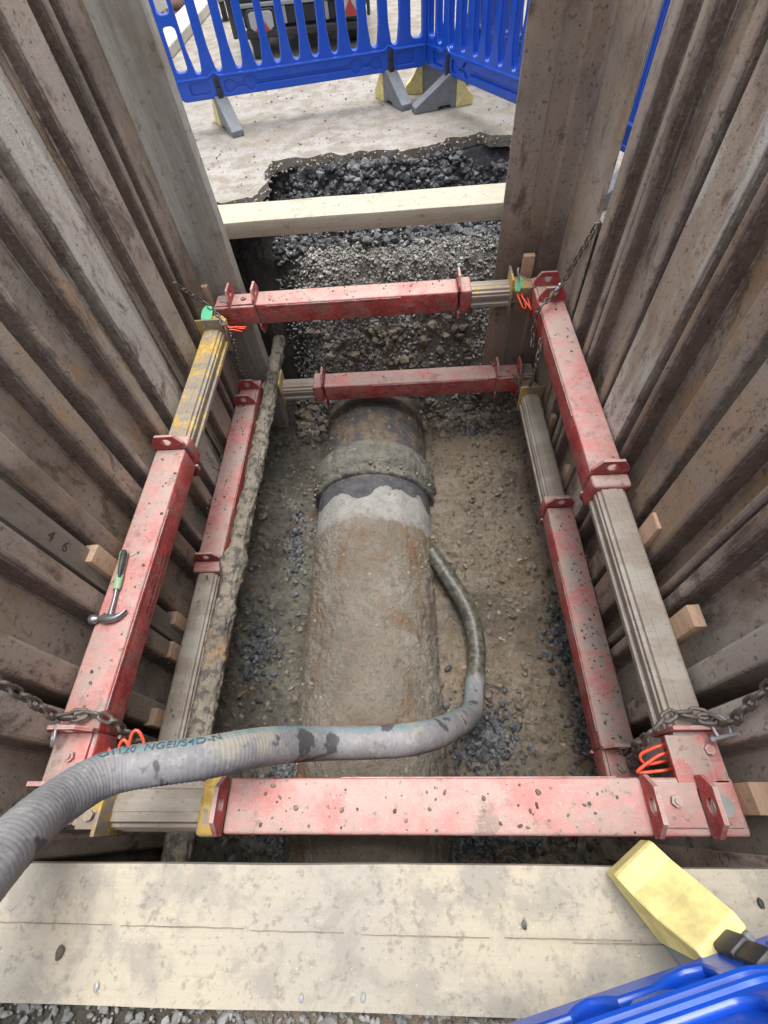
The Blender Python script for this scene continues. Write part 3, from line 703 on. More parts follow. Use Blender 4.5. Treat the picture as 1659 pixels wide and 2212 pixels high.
def leg(root, start, direc, ram_len, side=1, red=(.5, .4, .5), yel=(.3, .3, .3), sleeve_len=1.56, loops=True, yred=None, collar_yellow=False, slim=False):
    """one telescopic leg: red sleeve end at `start` (top centre line), running along `direc`; side = +1/-1 mirrors its fittings"""
    d = Vector(direc).normalized(); z = Vector((0, 0, 1)); y = z.cross(d) * side
    T = Matrix(((d.x, y.x, 0, start[0]), (d.y, y.y, 0, start[1]), (0, 0, 1, start[2]), (0, 0, 0, 1)))
    SL = sleeve_len
    bm = bm_new(); box(bm, .268, SL, -BW / 2, BW / 2, -BH, 0, bev=.012, seg=3)
    box(bm, -.005, .268, -BW / 2, BW / 2, -BH, -.010, bev=.010, seg=3); box(bm, .01, .10, -BW / 2 + .022, BW / 2 - .014, -.03, -.001, bev=.003); box(bm, .115, .262, -BW / 2 + .022, BW / 2 - .014, -.03, .002, bev=.003)
    box(bm, .34, 1.2, BW / 2 - .001, BW / 2 + .0025, -.030, -.012, bev=.001)
    xf(bm, T); sl = build('leg_sleeve', bm, M['red'], root, color=red, smooth=True, angle=35)
    for u in (.105, .268, SL + .006):
        for top in (True, False):
            bm = bm_new(); plate_with_hole(bm, T, u, .013, top); build('lug', bm, M['red'], sl, color=(red[0], red[1] * .5, 0), smooth=True, angle=30)
    bm = bm_new(); box(bm, SL + .012, SL + .085, -BW / 2 - .007, BW / 2 + .007, -BH - .007, .007, bev=.016, seg=3); xf(bm, T)
    build('collar', bm, M['ram'] if collar_yellow else M['red'], sl, color=(.55, .5, 0) if collar_yellow else red, smooth=True, angle=35)
    bm = bm_new(); cyl(bm, (.188, .012, .002), (0, 0, 1), .017, .014, 6); cyl(bm, (.188, .012, .016), (0, 0, 1), .009, .008, 12); xf(bm, T); build('bolt', bm, M['red'], sl, color=red, smooth=True, angle=30)
    bm = bm_new(); cyl(bm, (.055, 0, -.002), (0, 0, 1), .029, .007, 24); xf(bm, T); build('pin_head', bm, M['greymetal'], sl, smooth=True, angle=30)
    # ram: ribbed box section
    RE = SL + .085 + ram_len; w = .060
    prf = [(-w - .012, -.122), (w + .012, -.122), (w + .012, -.098), (w, -.094), (w, -.072), (w + .006, -.068), (w + .006, -.05), (w, -.046), (w, -.030), (w - .012, -.026), (w - .016, -.012), (-w + .016, -.012), (-w + .012, -.026), (-w, -.030), (-w, -.046), (-w - .006, -.05), (-w - .006, -.068), (-w, -.072), (-w, -.094), (-w - .012, -.098)]
    bm = bm_new(); prism(bm, prf, 'x', SL + .06, RE); box(bm, SL + .06, RE, -.018, .014, -.013, -.0085)
    xf(bm, T); ram = build('leg_ram', bm, M['ram'], root, color=yel, bevel=.0025)
    bm = bm_new(); fw = .074 if slim else .083
    box(bm, RE - .012, RE + .002, -fw, fw, -BH - (.0 if slim else .03), .030 if slim else .055, bev=.004); xf(bm, T); build('end_flange', bm, M['red'] if yred else M['ram'], ram, color=yred or (.52, .5, 0), smooth=True, angle=30)
    bm = bm_new(); BL = .20 if slim else .10; box(bm, RE, RE + BL, -.066, .062, -.112, -.010, bev=.006); box(bm, RE + .012, RE + BL - .04, -.02, .092 if slim else .074, -.022, -.003, bev=.003); box(bm, RE + .012, RE + .095, .062, .072, -.06, -.005, bev=.003)
    cyl(bm, (RE + .055, -.028, -.004), (0, 0, 1), .016, .012, 6); cyl(bm, (RE + .10, 0, -.11), (0, 0, 1), .055, .09, 20)
    xf(bm, T); build('end_bracket', bm, M['red'] if yred else M['ram'], ram, color=yred or (.54, .5, 0), smooth=True, angle=30)
    if loops:
        for q, (dx, dl) in enumerate(((.03, .0), (.055, .02))):
            pts = [(RE + dx, .06, -.05), (RE + dx + .01, .105, -.055), (RE + dx + .03 + dl, .15 + dl, -.085), (RE + dx + .055, .135 + dl, -.10), (RE + dx + .05, .09, -.085), (RE + dx + .045, .06, -.08)]
            path, _ = smooth_path(pts, 40); bm = bm_new(); tube(bm, path, .0052, 8); cyl(bm, (RE + dx, .058, -.05), (.3, 1, -.05), .009, .03, 10); xf(bm, T)
            build('hose_loop', bm, M['orange'], ram, smooth=True, angle=60)
    return sl, ram, T
ZU, ZL = -.32, -1.0
fr = empty('brace_frame', (-.16, 1.35, ZU - BH), 'upper red and yellow hydraulic brace frame wedged between the trench sheets', 'brace frame', 'hydraulic brace frames in the pit')
XLu, XRu = -1.195, .872
u_left = leg(fr, (XLu, -.015, ZU), (0, 1, 0), .90, side=-1, red=(.82, .45, .5), yel=(.48, .3, 0))
u_far = leg(fr, (-1.225, 2.812, ZU), (1, 0, 0), .25, side=-1, red=(.82, .5, .5), yel=(.40, .3, 0))
u_right = leg(fr, (XRu, 2.85, ZU), (0, -1, 0), .965, side=-1, red=(.82, .45, .5), yel=(.10, .3, 0), yred=(.5, .6, 0), slim=True)
u_near = leg(fr, (.94, .035, ZU), (-1, 0, 0), .30, side=-1, red=(.82, .40, .5), yel=(.26, .3, 0), collar_yellow=True)
for pts in ([(-1.02, .11, -.43), (-1.0, .20, -.34), (-.975, .25, -.30), (-.95, .23, -.32), (-.94, .13, -.42)], [(-1.05, .10, -.43), (-1.04, .19, -.35), (-1.015, .225, -.32), (-.995, .19, -.35), (-.99, .10, -.43)]):
    path, _ = smooth_path(pts, 40); bm = bm_new(); tube(bm, path, .0055, 8); build('hose_loop', bm, M['orange'], u_near[1], smooth=True, angle=60)
fl = empty('brace_frame', (-.18, 1.35, ZL - BH), 'lower red and yellow hydraulic brace frame set just above the pit floor', 'brace frame', 'hydraulic brace frames in the pit')
l_left = leg(fl, (-1.208, 2.84, ZL), (0, -1, 0), 1.05, side=1, red=(.72, .55, .5), yel=(.12, .3, 0), loops=False)
l_far = leg(fl, (.927, 2.79, ZL), (-1, 0, 0), .25, side=1, red=(.72, .55, .5), yel=(.30, .3, 0), loops=False)
l_right = leg(fl, (.878, .0, ZL), (0, 1, 0), .90, side=1, red=(.72, .75, .5), yel=(.16, .3, 0), loops=False)
l_near = leg(fl, (-1.23, .04, ZL), (1, 0, 0), .35, side=1, red=(.4, .6, .5), yel=(.3, .3, 0), loops=False)

it = []
for (x0, x1, y0, y1, z, n) in ((-.6, .62, -.03, .10, ZU, 90), (.835, .965, .2, 1.5, ZL, 170), (-1.30, -1.17, 1.4, 2.6, ZL, 130), (-1.26, -1.13, .3, 1.5, ZU, 45), (-.9, .25, 2.75, 2.87, ZU, 60), (-1.29, -1.18, .35, 1.2, ZL + .012, 40), (.81, .93, 1.3, 2.5, ZU, 30), (-.6, .7, 2.78, 2.9, ZL, 40)):
    for _ in range(n):
        r = random.choice((.002, .003, .004, .006, .008)) * random.uniform(.7, 1.2); it.append(((random.uniform(x0, x1), random.uniform(y0, y1), z + r * .3), r, random.random()))
stones('mud_crumbs', M['mudstone'], it)
def text_mesh(txt, size, T, name, mat, parent, depth=.0006):
    cu = bpy.data.curves.new('t', 'FONT'); cu.body = txt; cu.size = size; cu.extrude = depth
    tmp = bpy.data.objects.new('t', cu); COL.objects.link(tmp)
    dg = bpy.context.evaluated_depsgraph_get(); me = bpy.data.meshes.new_from_object(tmp.evaluated_get(dg))
    bpy.data.objects.remove(tmp); bpy.data.curves.remove(cu)
    bm = bmesh.new(); bm.from_mesh(me); bpy.data.meshes.remove(me)
    if callable(T):
        for v in bm.verts: v.co = T(v.co)
    else: xf(bm, T)
    return build(name, bm, mat, parent)
# stencilled lines on the side of the upper left leg, read from far to near
for txt, zz, yy, sz in (('CE', -.452, 1.06, .020), ('DOUBLE ACTING HYDRAULIC LEG', -.424, 1.02, .0205), ('MAX W.P. PRESSURE  400 BAR', -.396, .98, .0205), ('S.W.L.  1201', -.372, .93, .0205)):
    Tt = Matrix(((0, 0, 1, -1.1185), (-1, 0, 0, yy), (0, -1, 0, zz), (0, 0, 0, 1)))
    text_mesh(txt, sz, Tt, 'lettering', M['letter'], u_left[0])
# lettering along the hose stripe
def hose_text(txt, u0, v, size):
    def T(c):
        s = u0 * hL - c.x; i = max(1, min(len(hpath) - 2, int(s / hL * 900))); fr_ = s / hL * 900 - i; p = hpath[i].lerp(hpath[i + 1], fr_)
        t = (hpath[i + 1] - hpath[i - 1]).normalized(); sd_ = t.cross(Vector((0, 0, 1))).normalized(); w = sd_.cross(t); a = 2 * math.pi * v - (c.y - size * .35) / .055
        return p + (sd_ * math.cos(a) + w * math.sin(a)) * (.0575 + c.z)
    text_mesh(txt, size, T, 'lettering', M['fadedink'], hose_o)
hose_text('D1120  NGEI/S4D-N', min(range(901), key=lambda i: (hpath[i] - Vector((-.815, .085, .07))).length) / 900, .135, .034)

# ================================================================ WEDGES
def wedge(label, x0, x1, y0, y1, z0, z1, tilt=(0, 0), group='timber wedges driven behind the brace frames'):
    bm = bm_new(); c = Vector(((x0 + x1) / 2, (y0 + y1) / 2, z1)); t = .75
    vs = box(bm, x0, x1, y0, y1, z0, z1, bev=.004)
    for v in bm.verts:
        f = (z1 - v.co.z) / (z1 - z0); v.co.x += tilt[0] * f; v.co.y += tilt[1] * f + .002 * noise.noise(v.co * 30)
        if v.co.z > z1 - .02: v.co.z += .006 * noise.noise(Vector((x0 * 31 + v.co.x * 40, v.co.y * 40, 0)))
    return tag(build('timber_wedge', bm, M['wedge'], smooth=True, angle=30), label, 'wedge', group)
wedge('sawn wooden wedge behind the upper left leg beside the hammer handle', -1.330, -1.275, .85, .93, -.52, -.19)
wedge('wooden wedge behind the lower left leg, farther of the two close together', -1.335, -1.28, .862, .935, -1.3, -.93)
wedge('wooden wedge behind the lower left leg, nearer of the two close together', -1.335, -1.28, .70, .785, -1.3, -.975)
wedge('wooden wedge behind the lower left leg just above the grey hose', -1.325, -1.268, .37, .45, -1.3, -.96)
wedge('pale wooden wedge behind the upper right ram, nearest the red collar', .948, .992, .945, 1.022, -.52, -.24, (-.03, -.02))
wedge('pale wooden wedge behind the upper right ram, above the white scraped line', .946, .990, .552, .633, -.52, -.24, (-.03, -.02))
wedge('wooden wedge at the right end of the near red leg', .945, 1.03, .012, .095, -.52, -.26)
wedge('wooden wedge behind the lower right leg near its far yellow end', .968, 1.0, 2.27, 2.37, -1.3, -.985)
wedge('wooden wedge behind the lower right ram beside the red collar', .966, .998, 1.79, 1.87, -1.3, -.985)
wedge('upright wooden wedge at the far right corner by the green tag', .742, .812, 2.893, 2.93, -.6, -.215)
wedge('upright wooden wedge at the far left corner by the leaf shaped tag', -1.335, -1.283, 2.888, 2.926, -.6, -.27)

# ================================================================ CHAINS
_bm = bm_new(); LL, LWD, WR = .062, .039, .0062
st = []
for i in range(20):
    a = 2 * math.pi * i / 20; r = LWD / 2 - WR; ext = (LL - LWD) / 2
    st.append(Vector(((ext if math.cos(a) > 0 else -ext) + r * math.cos(a), r * math.sin(a), 0)))
tube(_bm, st, WR, 8, closed=True, up=Vector((0, 0, 1)))
bmesh.ops.recalc_face_normals(_bm, faces=_bm.faces)
link_me = bpy.data.meshes.new('link'); _bm.to_mesh(link_me); _bm.free(); link_me.materials.append(M['chain'])
for p in link_me.polygons: p.use_smooth = True
def put_links(root, pts, jit=.15, scale=1.0):
    pitch = (LL - 2 * WR * 1.15) * scale; _, L = smooth_path(pts, 10); n = max(2, int(L / pitch)); path, _ = smooth_path(pts, n); base = wloc(root)
    for i in range(n):
        a, b = path[i], path[i + 1]; t = (b - a).normalized(); u = t.orthogonal().normalized(); w = t.cross(u)
        ang = math.pi / 2 * (i % 2) + random.uniform(-jit, jit) + .6
        y = u * math.cos(ang) + w * math.sin(ang); z = t.cross(y)
        m = Matrix((t, y, z)).transposed().to_4x4(); m.translation = (a + b) / 2 - base
        o = bpy.data.objects.new('link', link_me); COL.objects.link(o); o.parent = root; o.matrix_local = m @ Matrix.Scale(scale, 4)
def shackle(root, c, ax, mat=None):
    """bow shackle: bow, pin"""
    c = Vector(c); ax = Vector(ax).normalized(); s = ax.orthogonal().normalized()
    pts = [c + s * .018, c + s * .021 - ax * .022, c + s * .020 - ax * .045, c - ax * .062, c - s * .020 - ax * .045, c - s * .021 - ax * .022, c - s * .018]
    path, _ = smooth_path(pts, 30); bm = bm_new(); tube(bm, path, .0058, 8); build('shackle_bow', bm, mat or M['zinc'], root, smooth=True, angle=60)
    bm = bm_new(); cyl(bm, c - s * .034, s, .007, .068, 12); cyl(bm, c + s * .03, s, .011, .009, 6); build('shackle_pin', bm, mat or M['zinc'], root, smooth=True, angle=30)
G4 = 'chains hanging the frames from the sheets'
c1 = empty('chain', (-1.22, .3, -.3), 'rusty chain looped round the upper left leg at its near end', 'chain', G4)
put_links(c1, [(-1.215, .40, .62), (-1.22, .345, .15), (-1.222, .325, .0), (-1.224, .302, -.14), (-1.232, .288, -.235), (-1.205, .302, -.275), (-1.15, .306, -.292), (-1.10, .296, -.296), (-1.082, .283, -.34), (-1.08, .262, -.45), (-1.085, .232, -.60), (-1.10, .21, -.80)])
put_links(c1, [(-1.225, .286, -.262), (-1.185, .290, -.285), (-1.16, .304, -.290)]); shackle(c1, (-1.235, .262, -.262), (0, 1, .3))
c2 = empty('chain', (.85, .27, -.3), 'rusty chain looped round the upper right leg at its near end', 'chain', G4)
put_links(c2, [(.935, .40, .55), (.933, .33, .12), (.932, .297, .01), (.932, .274, -.105), (.935, .245, -.235), (.905, .282, -.283), (.85, .292, -.290), (.795, .282, -.290), (.752, .250, -.300), (.738, .225, -.36), (.742, .21, -.50)])
put_links(c2, [(.925, .262, -.262), (.88, .272, -.288), (.83, .285, -.294)]); shackle(c2, (.930, .215, -.262), (0, -1, .2))
c3 = empty('chain', (.85, 2.5, -.3), 'thin chain dropping from the bright slit to the far right frame corner', 'chain', G4)
put_links(c3, [(.952, 2.43, .18), (.947, 2.50, .04), (.942, 2.585, -.12), (.925, 2.60, -.215), (.878, 2.551, -.245), (.80, 2.47, -.255), (.765, 2.44, -.28), (.773, 2.505, -.364), (.776, 2.492, -.46), (.774, 2.435, -.53)], scale=.82)
put_links(c3, [(.785, 2.345, -.40), (.774, 2.285, -.51), (.80, 2.36, -.66), (.824, 2.44, -.785), (.862, 2.57, -.965)], scale=.82); shackle(c3, (.905, 2.585, -.235), (.6, .4, .6))
c4 = empty('chain', (-1.2, 2.6, -.3), 'thin dark chain hooked to the left sheets at the far yellow ram end', 'chain', G4)
put_links(c4, [(-1.296, 2.52, -.025), (-1.27, 2.60, -.137), (-1.226, 2.650, -.240), (-1.14, 2.561, -.262), (-1.085, 2.47, -.285), (-1.09, 2.52, -.385), (-1.115, 2.57, -.51), (-1.176, 2.644, -.72), (-1.235, 2.80, -.96)], scale=.85)
c5 = empty('chain', (.90, .21, ZL), 'slack heap of chain lying on the near end of the lower right leg', 'chain', G4)
put_links(c5, [(.885, .24, ZL + .02), (.915, .26, ZL + .03), (.945, .235, ZL + .025), (.95, .19, ZL + .02), (.91, .175, ZL + .03), (.88, .20, ZL + .045), (.90, .235, ZL + .055), (.935, .22, ZL + .06), (.93, .18, ZL + .05), (.965, .15, ZL + .03), (.975, .22, ZL + .02)], jit=.9, scale=.8)

# ================================================================ SMALL THINGS ON THE FRAMES
hm = empty('claw_hammer', (-1.21, .80, ZU), 'claw hammer with a green and black grip lying on the upper left leg', 'hammer')
def loft(bm, secs, n=20):
    """secs: (centre, half-width vector, half-height vector)"""
    rings = [[bm.verts.new(Vector(c) + Vector(a) * math.cos(t) + Vector(b) * math.sin(t)) for t in [2 * math.pi * i / n for i in range(n)]] for c, a, b in secs]
    for A, B in zip(rings, rings[1:]):
        for i in range(n): bm.faces.new((A[i], A[(i + 1) % n], B[(i + 1) % n], B[i]))
    bm.faces.new(list(reversed(rings[0]))); bm.faces.new(rings[-1])
g0, g1, g2 = Vector((-1.236, .957, -.302)), Vector((-1.214, .778, -.303)), Vector((-1.203, .668, -.302)); ax = (g1 - g0).normalized(); sx = ax.cross(Vector((0, 0, 1))).normalized()
Z = Vector((0, 0, 1))
bm = bm_new(); loft(bm, [(g0 + ax * t, sx * w, Z * h) for t, w, h in ((0, .013, .010), (.006, .0185, .015), (.05, .0165, .0145), (.09, .0155, .014), (.135, .017, .0145), (.165, .0155, .013), (.18, .0145, .012))]); gp = build('grip', bm, M['gripg'], hm, smooth=True, angle=60)
bm = bm_new(); loft(bm, [(g0 + ax * t - sx * off + Z * .006, sx * w, Z * h) for t, off, w, h in ((.004, .004, .010, .013), (.02, .005, .0135, .0155), (.07, .005, .012, .015), (.11, .006, .010, .014), (.132, .008, .005, .010))]); build('grip_insert', bm, M['black'], gp, smooth=True, angle=60)
bm = bm_new(); loft(bm, [(g1 - ax * .01, sx * .0085, Z * .008), (g1 + ax * .05, sx * .0075, Z * .0075), (g2 - ax * .02, sx * .009, Z * .008), (g2 + ax * .012, sx * .013, Z * .011)]); build('shaft', bm, M['steel'], hm, smooth=True, angle=60)
bm = bm_new(); hd = []
for (x, y, w, h) in ((-1.278, .651, .0145, .0145), (-1.272, .652, .0155, .0155), (-1.258, .654, .0150, .0150), (-1.250, .655, .0095, .0095), (-1.238, .656, .0095, .010), (-1.228, .656, .0145, .013), (-1.208, .655, .0155, .0135), (-1.190, .655, .0135, .013), (-1.175, .659, .011, .012), (-1.160, .668, .008, .011), (-1.148, .679, .005, .010), (-1.141, .688, .002, .009)):
    hd.append((x, y, w, h))
for i, (x, y, w, h) in enumerate(hd):
    pass
secs = []
for i, (x, y, w, h) in enumerate(hd):
    a = Vector(hd[max(0, i - 1)][:2]); b = Vector(hd[min(len(hd) - 1, i + 1)][:2]); t = (b - a).normalized(); n_ = Vector((-t.y, t.x, 0)); secs.append(((x, y, -.302), n_ * w * 1.25, Z * h * 1.15))
loft(bm, secs); build('head', bm, M['steel'], hm, smooth=True, angle=60)

for (x, y, r, l) in ((-1.202, .948, .6, .036), (-1.19, .745, 2.3, .03)):
    bm = bm_new(); prism(bm, [(-l / 2, 0), (-l * .2, .004), (l * .3, .003), (l / 2, 0), (0, -.0035)], 'z', 0, .003, Matrix.Translation((x, y, ZU + .0015)) @ Matrix.Rotation(r, 4, 'Z'))
    tag(build('wood_splinter', bm, M['farbeam']), 'pale wood splinter beside the hammer ' + ('grip' if y > .9 else 'shaft'), 'splinter', 'wood splinters on the red leg')
bm = bm_new(); T = Matrix.Translation((-1.215, 2.585, -.27)) @ Matrix.Rotation(R(-14), 4, 'Z') @ Matrix.Rotation(R(28), 4, 'X')
prism(bm, [(0, -.085), (.022, -.055), (.036, -.015), (.036, .03), (.02, .055), (-.02, .055), (-.036, .03), (-.036, -.015), (-.022, -.055)], 'z', -.0015, .0015, T)
tag(build('inspection_tag', bm, M['green']), 'leaf shaped green plastic tag hanging on the far end of the yellow ram', 'tag', 'green tags on the upper frame')
tg = empty('inspection_tag', (.68, 2.69, -.3), 'small oblong green tag on the yellow end plate by the far right corner', 'tag', 'green tags on the upper frame')
bm = bm_new(); box(bm, -.016, .016, -.004, .004, -.036, .036, mtx=Matrix.Translation((.684, 2.672, -.262)) @ Matrix.Rotation(R(12), 4, 'Y') @ Matrix.Rotation(R(-25), 4, 'X'), bev=.003); build('tag_plate', bm, M['green'], tg)
path, _ = smooth_path([(.682, 2.676, -.228), (.672, 2.684, -.20), (.668, 2.69, -.185), (.672, 2.70, -.172)], 16); bm = bm_new(); tube(bm, path, .006, 8); build('cord', bm, M['greymetal'], tg, smooth=True)
wc = bm_new()
for q in range(6):
    a0 = q * 1.1; c0 = Vector((.792 + .012 * math.sin(q * 2), 2.625 + .012 * math.cos(q * 3), ZL + .045)); u = Vector((math.cos(a0), math.sin(a0), .2)).normalized(); w = Vector((-math.sin(a0) * .4, math.cos(a0) * .4, .9)).normalized()
    tube(wc, [c0 + u * .048 * math.cos(t) + w * .022 * math.sin(t) for t in [2 * math.pi * i / 24 for i in range(24)]], .0022, 6, closed=True)
tag(build('wire_coil', wc, M['chain'], smooth=True), 'small coil of loose wire on the far end of the lower right ram', 'wire')
bm = bm_new()
for q in range(7):
    e = Vector((random.uniform(-.05, .05), random.uniform(-.03, .03), random.uniform(.0, .06))); s_ = Vector((.665, 2.845, -.985))
    path, _ = smooth_path([s_ + Vector((-.03, 0, -.012 + q * .002)), s_, s_ + e], 10); tube(bm, path, .0022, 6)
tag(build('tie_wire', bm, M['wedge'], smooth=True), 'frayed rusty tie wire on a lug of the far lower leg', 'wire')
for i, (x, y, r, lab, mt) in enumerate(((.205, -.186, .007, 'black stone chip on the plank right of its middle', 'black'), (-.80, -.245, .011, 'brown stone at the left end of the plank above its edge', 'mudstone'), (-.135, -.302, .007, 'small pale stone on the plank edge, right of the other', 'greymetal'), (-.262, -.306, .006, 'small pale stone on the plank edge, left of the other', 'greymetal'), (-.70, -.297, .007, 'grey stone near the lower left edge of the plank', 'greymetal'), (.70, -.145, .008, 'dark stone on the plank right of the yellow foot', 'black'))):
    bm = bm_new(); bmesh.ops.create_icosphere(bm, subdivisions=2, radius=1)
    for v in bm.verts:
        k = 1 + .35 * noise.noise(v.co * 1.7 + Vector((i * 9, 0, 0))); v.co = Vector((x + v.co.x * r * k * .8, y + v.co.y * r * k * 1.2, .053 + r * .35 + v.co.z * r * k * .5))
    tag(build('stone', bm, M[mt]), lab, 'stone', 'loose stones on the plank')
o_board = [o for o in COL.objects if o.name.startswith('timber_board')][0]
Tm = lambda y, z, rot: Matrix(((0, 0, 1, LX - .0105), (1, 0, 0, y), (0, 1, 0, z), (0, 0, 0, 1))) @ Matrix.Rotation(R(rot), 4, 'Z')
text_mesh('4', .06, Tm(.832, .03, -95), 'lettering', M['letter'], o_board); text_mesh('6', .06, Tm(.832, -.05, -95), 'lettering', M['letter'], o_board)

# ================================================================ BARRIERS
PL = 1.97
def slot(x, zb, zt, wb=.056, wm=.086):
    p = []
    for i in range(9): a = math.pi + math.pi * i / 8; p.append((x + wb / 2 * math.cos(a), zb + .03 + .03 * math.sin(a)))
    p += [(x + wm / 2, zb + .13), (x + wm / 2 + .003, (zb + zt) / 2), (x + wm / 2, zt - .1)]
    for i in range(9): a = math.pi * i / 8; p.append((x + wb / 2 * math.cos(a), zt - .03 + .03 * math.sin(a)))
    p += [(x - wm / 2, zt - .1), (x - wm / 2 - .003, (zb + zt) / 2), (x - wm / 2, zb + .13)]
    return p
def rrect(x0, x1, y0, y1, r, n=5):
    p = []
    for cx, cy, a0 in ((x1 - r, y1 - r, 0), (x0 + r, y1 - r, 90), (x0 + r, y0 + r, 180), (x1 - r, y0 + r, 270)):
        for i in range(n + 1): a = R(a0 + 90 * i / n); p.append((cx + r * math.cos(a), cy + r * math.sin(a)))
    return p
def dogbone(x0, x1):
    z0, z1 = .030, .100; m = (z0 + z1) / 2; xs = [x0 + .27 * (x1 - x0) * .6, x1 - .27 * (x1 - x0) * .6]
    top = [(x0, m), (x0 + .004, z1 - .01), (x0 + .03, z1), (x0 + .065, z1 - .006), (x0 + .095, z1 - .030)]
    bot = [(x0 + .004, z0 + .004), (x0 + .03, z0 - .006), (x0 + .065, z0 + .004), (x0 + .095, z0 + .024)]
    for xc in xs:
        top += [(xc - .055, z1 - .028), (xc - .04, z1 - .004), (xc - .02, z1 + .006), (xc + .02, z1 + .006), (xc + .04, z1 - .004), (xc + .055, z1 - .028)]
        bot += [(xc - .04, z0 + .022), (xc - .022, z0 + .0), (xc, z0 - .010), (xc + .022, z0 + .0), (xc + .04, z0 + .022)]
    top += [(x1 - .095, z1 - .030), (x1 - .065, z1 - .006), (x1 - .03, z1), (x1 - .004, z1 - .01), (x1, m)]
    bot += [(x1 - .095, z0 + .024), (x1 - .065, z0 + .004), (x1 - .03, z0 - .006), (x1 - .004, z0 + .004)]
    return top + list(reversed(bot))
SL_X = [.197, .353, .508, .659, .803, .950, 1.097, 1.247, 1.400, 1.556, 1.715]
def panel_layers(low):
    zb = .153 if not low else .36
    outer = rrect(0, PL, 0, 1.0, .05)
    slots = [slot(x, zb, .86) for x in SL_X] + [rrect(.035, .125, zb + .02, .42 if not low else .6, .03), rrect(PL - .125, PL - .035, zb + .02, .42 if not low else .6, .03), rrect(.035, .125, .48 if not low else .66, .9, .03), rrect(PL - .125, PL - .035, .48 if not low else .66, .9, .03)]
    rec = [dogbone(.364, PL - .364), rrect(.10, .25, .035, .105, .02), rrect(PL - .25, PL - .10, .035, .105, .02)]
    if low: rec += [rrect(.36, 1.60, .175, .32, .03), rrect(.07, .24, .18, .32, .03), rrect(PL - .24, PL - .07, .18, .32, .03)]
    else: rec += []
    return outer, slots, rec
def panel_mesh(low):
    outer, slots, rec = panel_layers(low); bm = bmesh.new()
    for (t, y, loops, bev) in ((.026, 0, [outer] + slots, .005), (.018, -.0195, [outer] + slots + rec, .007), (.018, .0195, [outer] + slots + rec, .007)):
        b = outline_mesh('p', loops, t, bev)
        for v in b.verts: v.co = Vector((v.co.x, v.co.z + y, v.co.y))
        me = bpy.data.meshes.new('tmp'); b.to_mesh(me); b.free(); bm.from_mesh(me); bpy.data.meshes.remove(me)
    for sgn in (-1, 1):   # raised ledge along the top of the bottom rail, arched over the feet
        pts = []
        for i in range(81):
            x = .02 + (PL - .04) * i / 80; z = .128 + .030 * (math.exp(-((x - .302) / .022) ** 2) + math.exp(-((x - PL + .302) / .022) ** 2)); pts.append(Vector((x, sgn * .029, z)))
        tube(bm, pts, .010, 8)
        if low: tube(bm, [p + Vector((0, 0, .03)) for p in pts], .008, 8)
    return bm
GB = 'blue plastic barriers round the excavation'
def barrier(label, loc, ang, low=False, feet=((.302, 0), (PL - .302, 0)), mat='blue', tip=-.30):
    root = empty('barrier', loc, label, 'barrier', GB); T = Matrix.Translation(loc) @ Matrix.Rotation(ang, 4, 'Z')
    bm = panel_mesh(low); xf(bm, T @ Matrix.Translation((0, 0, .19))); pn = build('panel', bm, M[mat], root, smooth=True, angle=40)
    if low:
        bm = bm_new(); tube(bm, [Vector((1.42 + .011 * math.cos(a), .0145, .245 + .022 * math.sin(a))) for a in [2 * math.pi * i / 24 for i in range(24)]], .003, 6, closed=True, up=Vector((0, 1, 0))); xf(bm, T @ Matrix.Translation((0, 0, .19))); build('moulded_mark', bm, M[mat], pn, smooth=True)
    for x, rot in feet:
        F = T @ Matrix.Translation((x, 0, 0)) @ Matrix.Rotation(rot, 4, 'Z'); make_foot(F, root, tip)
    return root
def make_foot(F, root, tip=-.30):
    w = .048
    bm = bm_new(); prism(bm, [(tip, 0), (tip, .04), (tip + .03, .055), (-.06, .185), (-.03, .205), (.03, .205), (.03, 0), (-.01, 0), (-.02, .022), (-.11, .022), (-.12, 0)], 'x', -w, w); xf(bm, F)
    for v in bm.verts: pass
    ft = build('foot', bm, M['foot'], root, bevel=.006)
    bm = bm_new(); pr = [(.0305, 0), (.0305, .200), (.058, .200), (.10, .130), (.135, .085), (.168, .060), (.172, .050), (.172, 0)]
    prism(bm, pr, 'x', -w - .002, w + .002)
    for v in bm.verts:
        u = v.co.y
        if u > .1: v.co.x *= 1.12
    xf(bm, F); build('foot_end', bm, M['yellowp'], ft, bevel=.004)
    bm = bm_new(); box(bm, -.021, .021, -.050, .050, .185, .255, bev=.006); box(bm, -.019, .019, -.046, .046, .257, .318, bev=.006); xf(bm, F); build('clip', bm, M['black'], ft, smooth=True, angle=35)
barrier('blue slatted barrier facing the pit at the far left, in front of the trailer', (-1.695, 4.711, 0), math.atan2(.368, 1.936), feet=((.302, R(18)), (PL - .302, R(18))), tip=-.28)
barrier('blue slatted barrier at the far right that meets the other at a corner', (.262, 5.085, 0), math.atan2(-.876, .482), feet=((.33, R(-13)), (PL - .302, 0)), tip=-.31)
barrier('blue barrier standing outside the right wall, seen through the bright slit', (1.235, 3.33, 0), math.atan2(-.94, .35))
barrier('faded blue barrier standing behind the far right one', (.56, 5.62, 0), math.atan2(-.876, .482), mat='bluedark')
barrier('blue barrier in the near right corner with its foot on the plank', (-1.093, -.622, .052), math.atan2(.2451, .9695), low=True, feet=((PL - .29, R(19)),))
lf = empty('spare_barrier_foot', (.33, 5.15, 0), 'spare grey rubber barrier foot with a dirty yellow end standing behind the corner of the barriers', 'barrier foot')  # loose barrier foot, same shape as the feet under the panels
make_foot(Matrix.Translation((.25, 5.17, 0)) @ Matrix.Rotation(R(82), 4, 'Z'), lf)

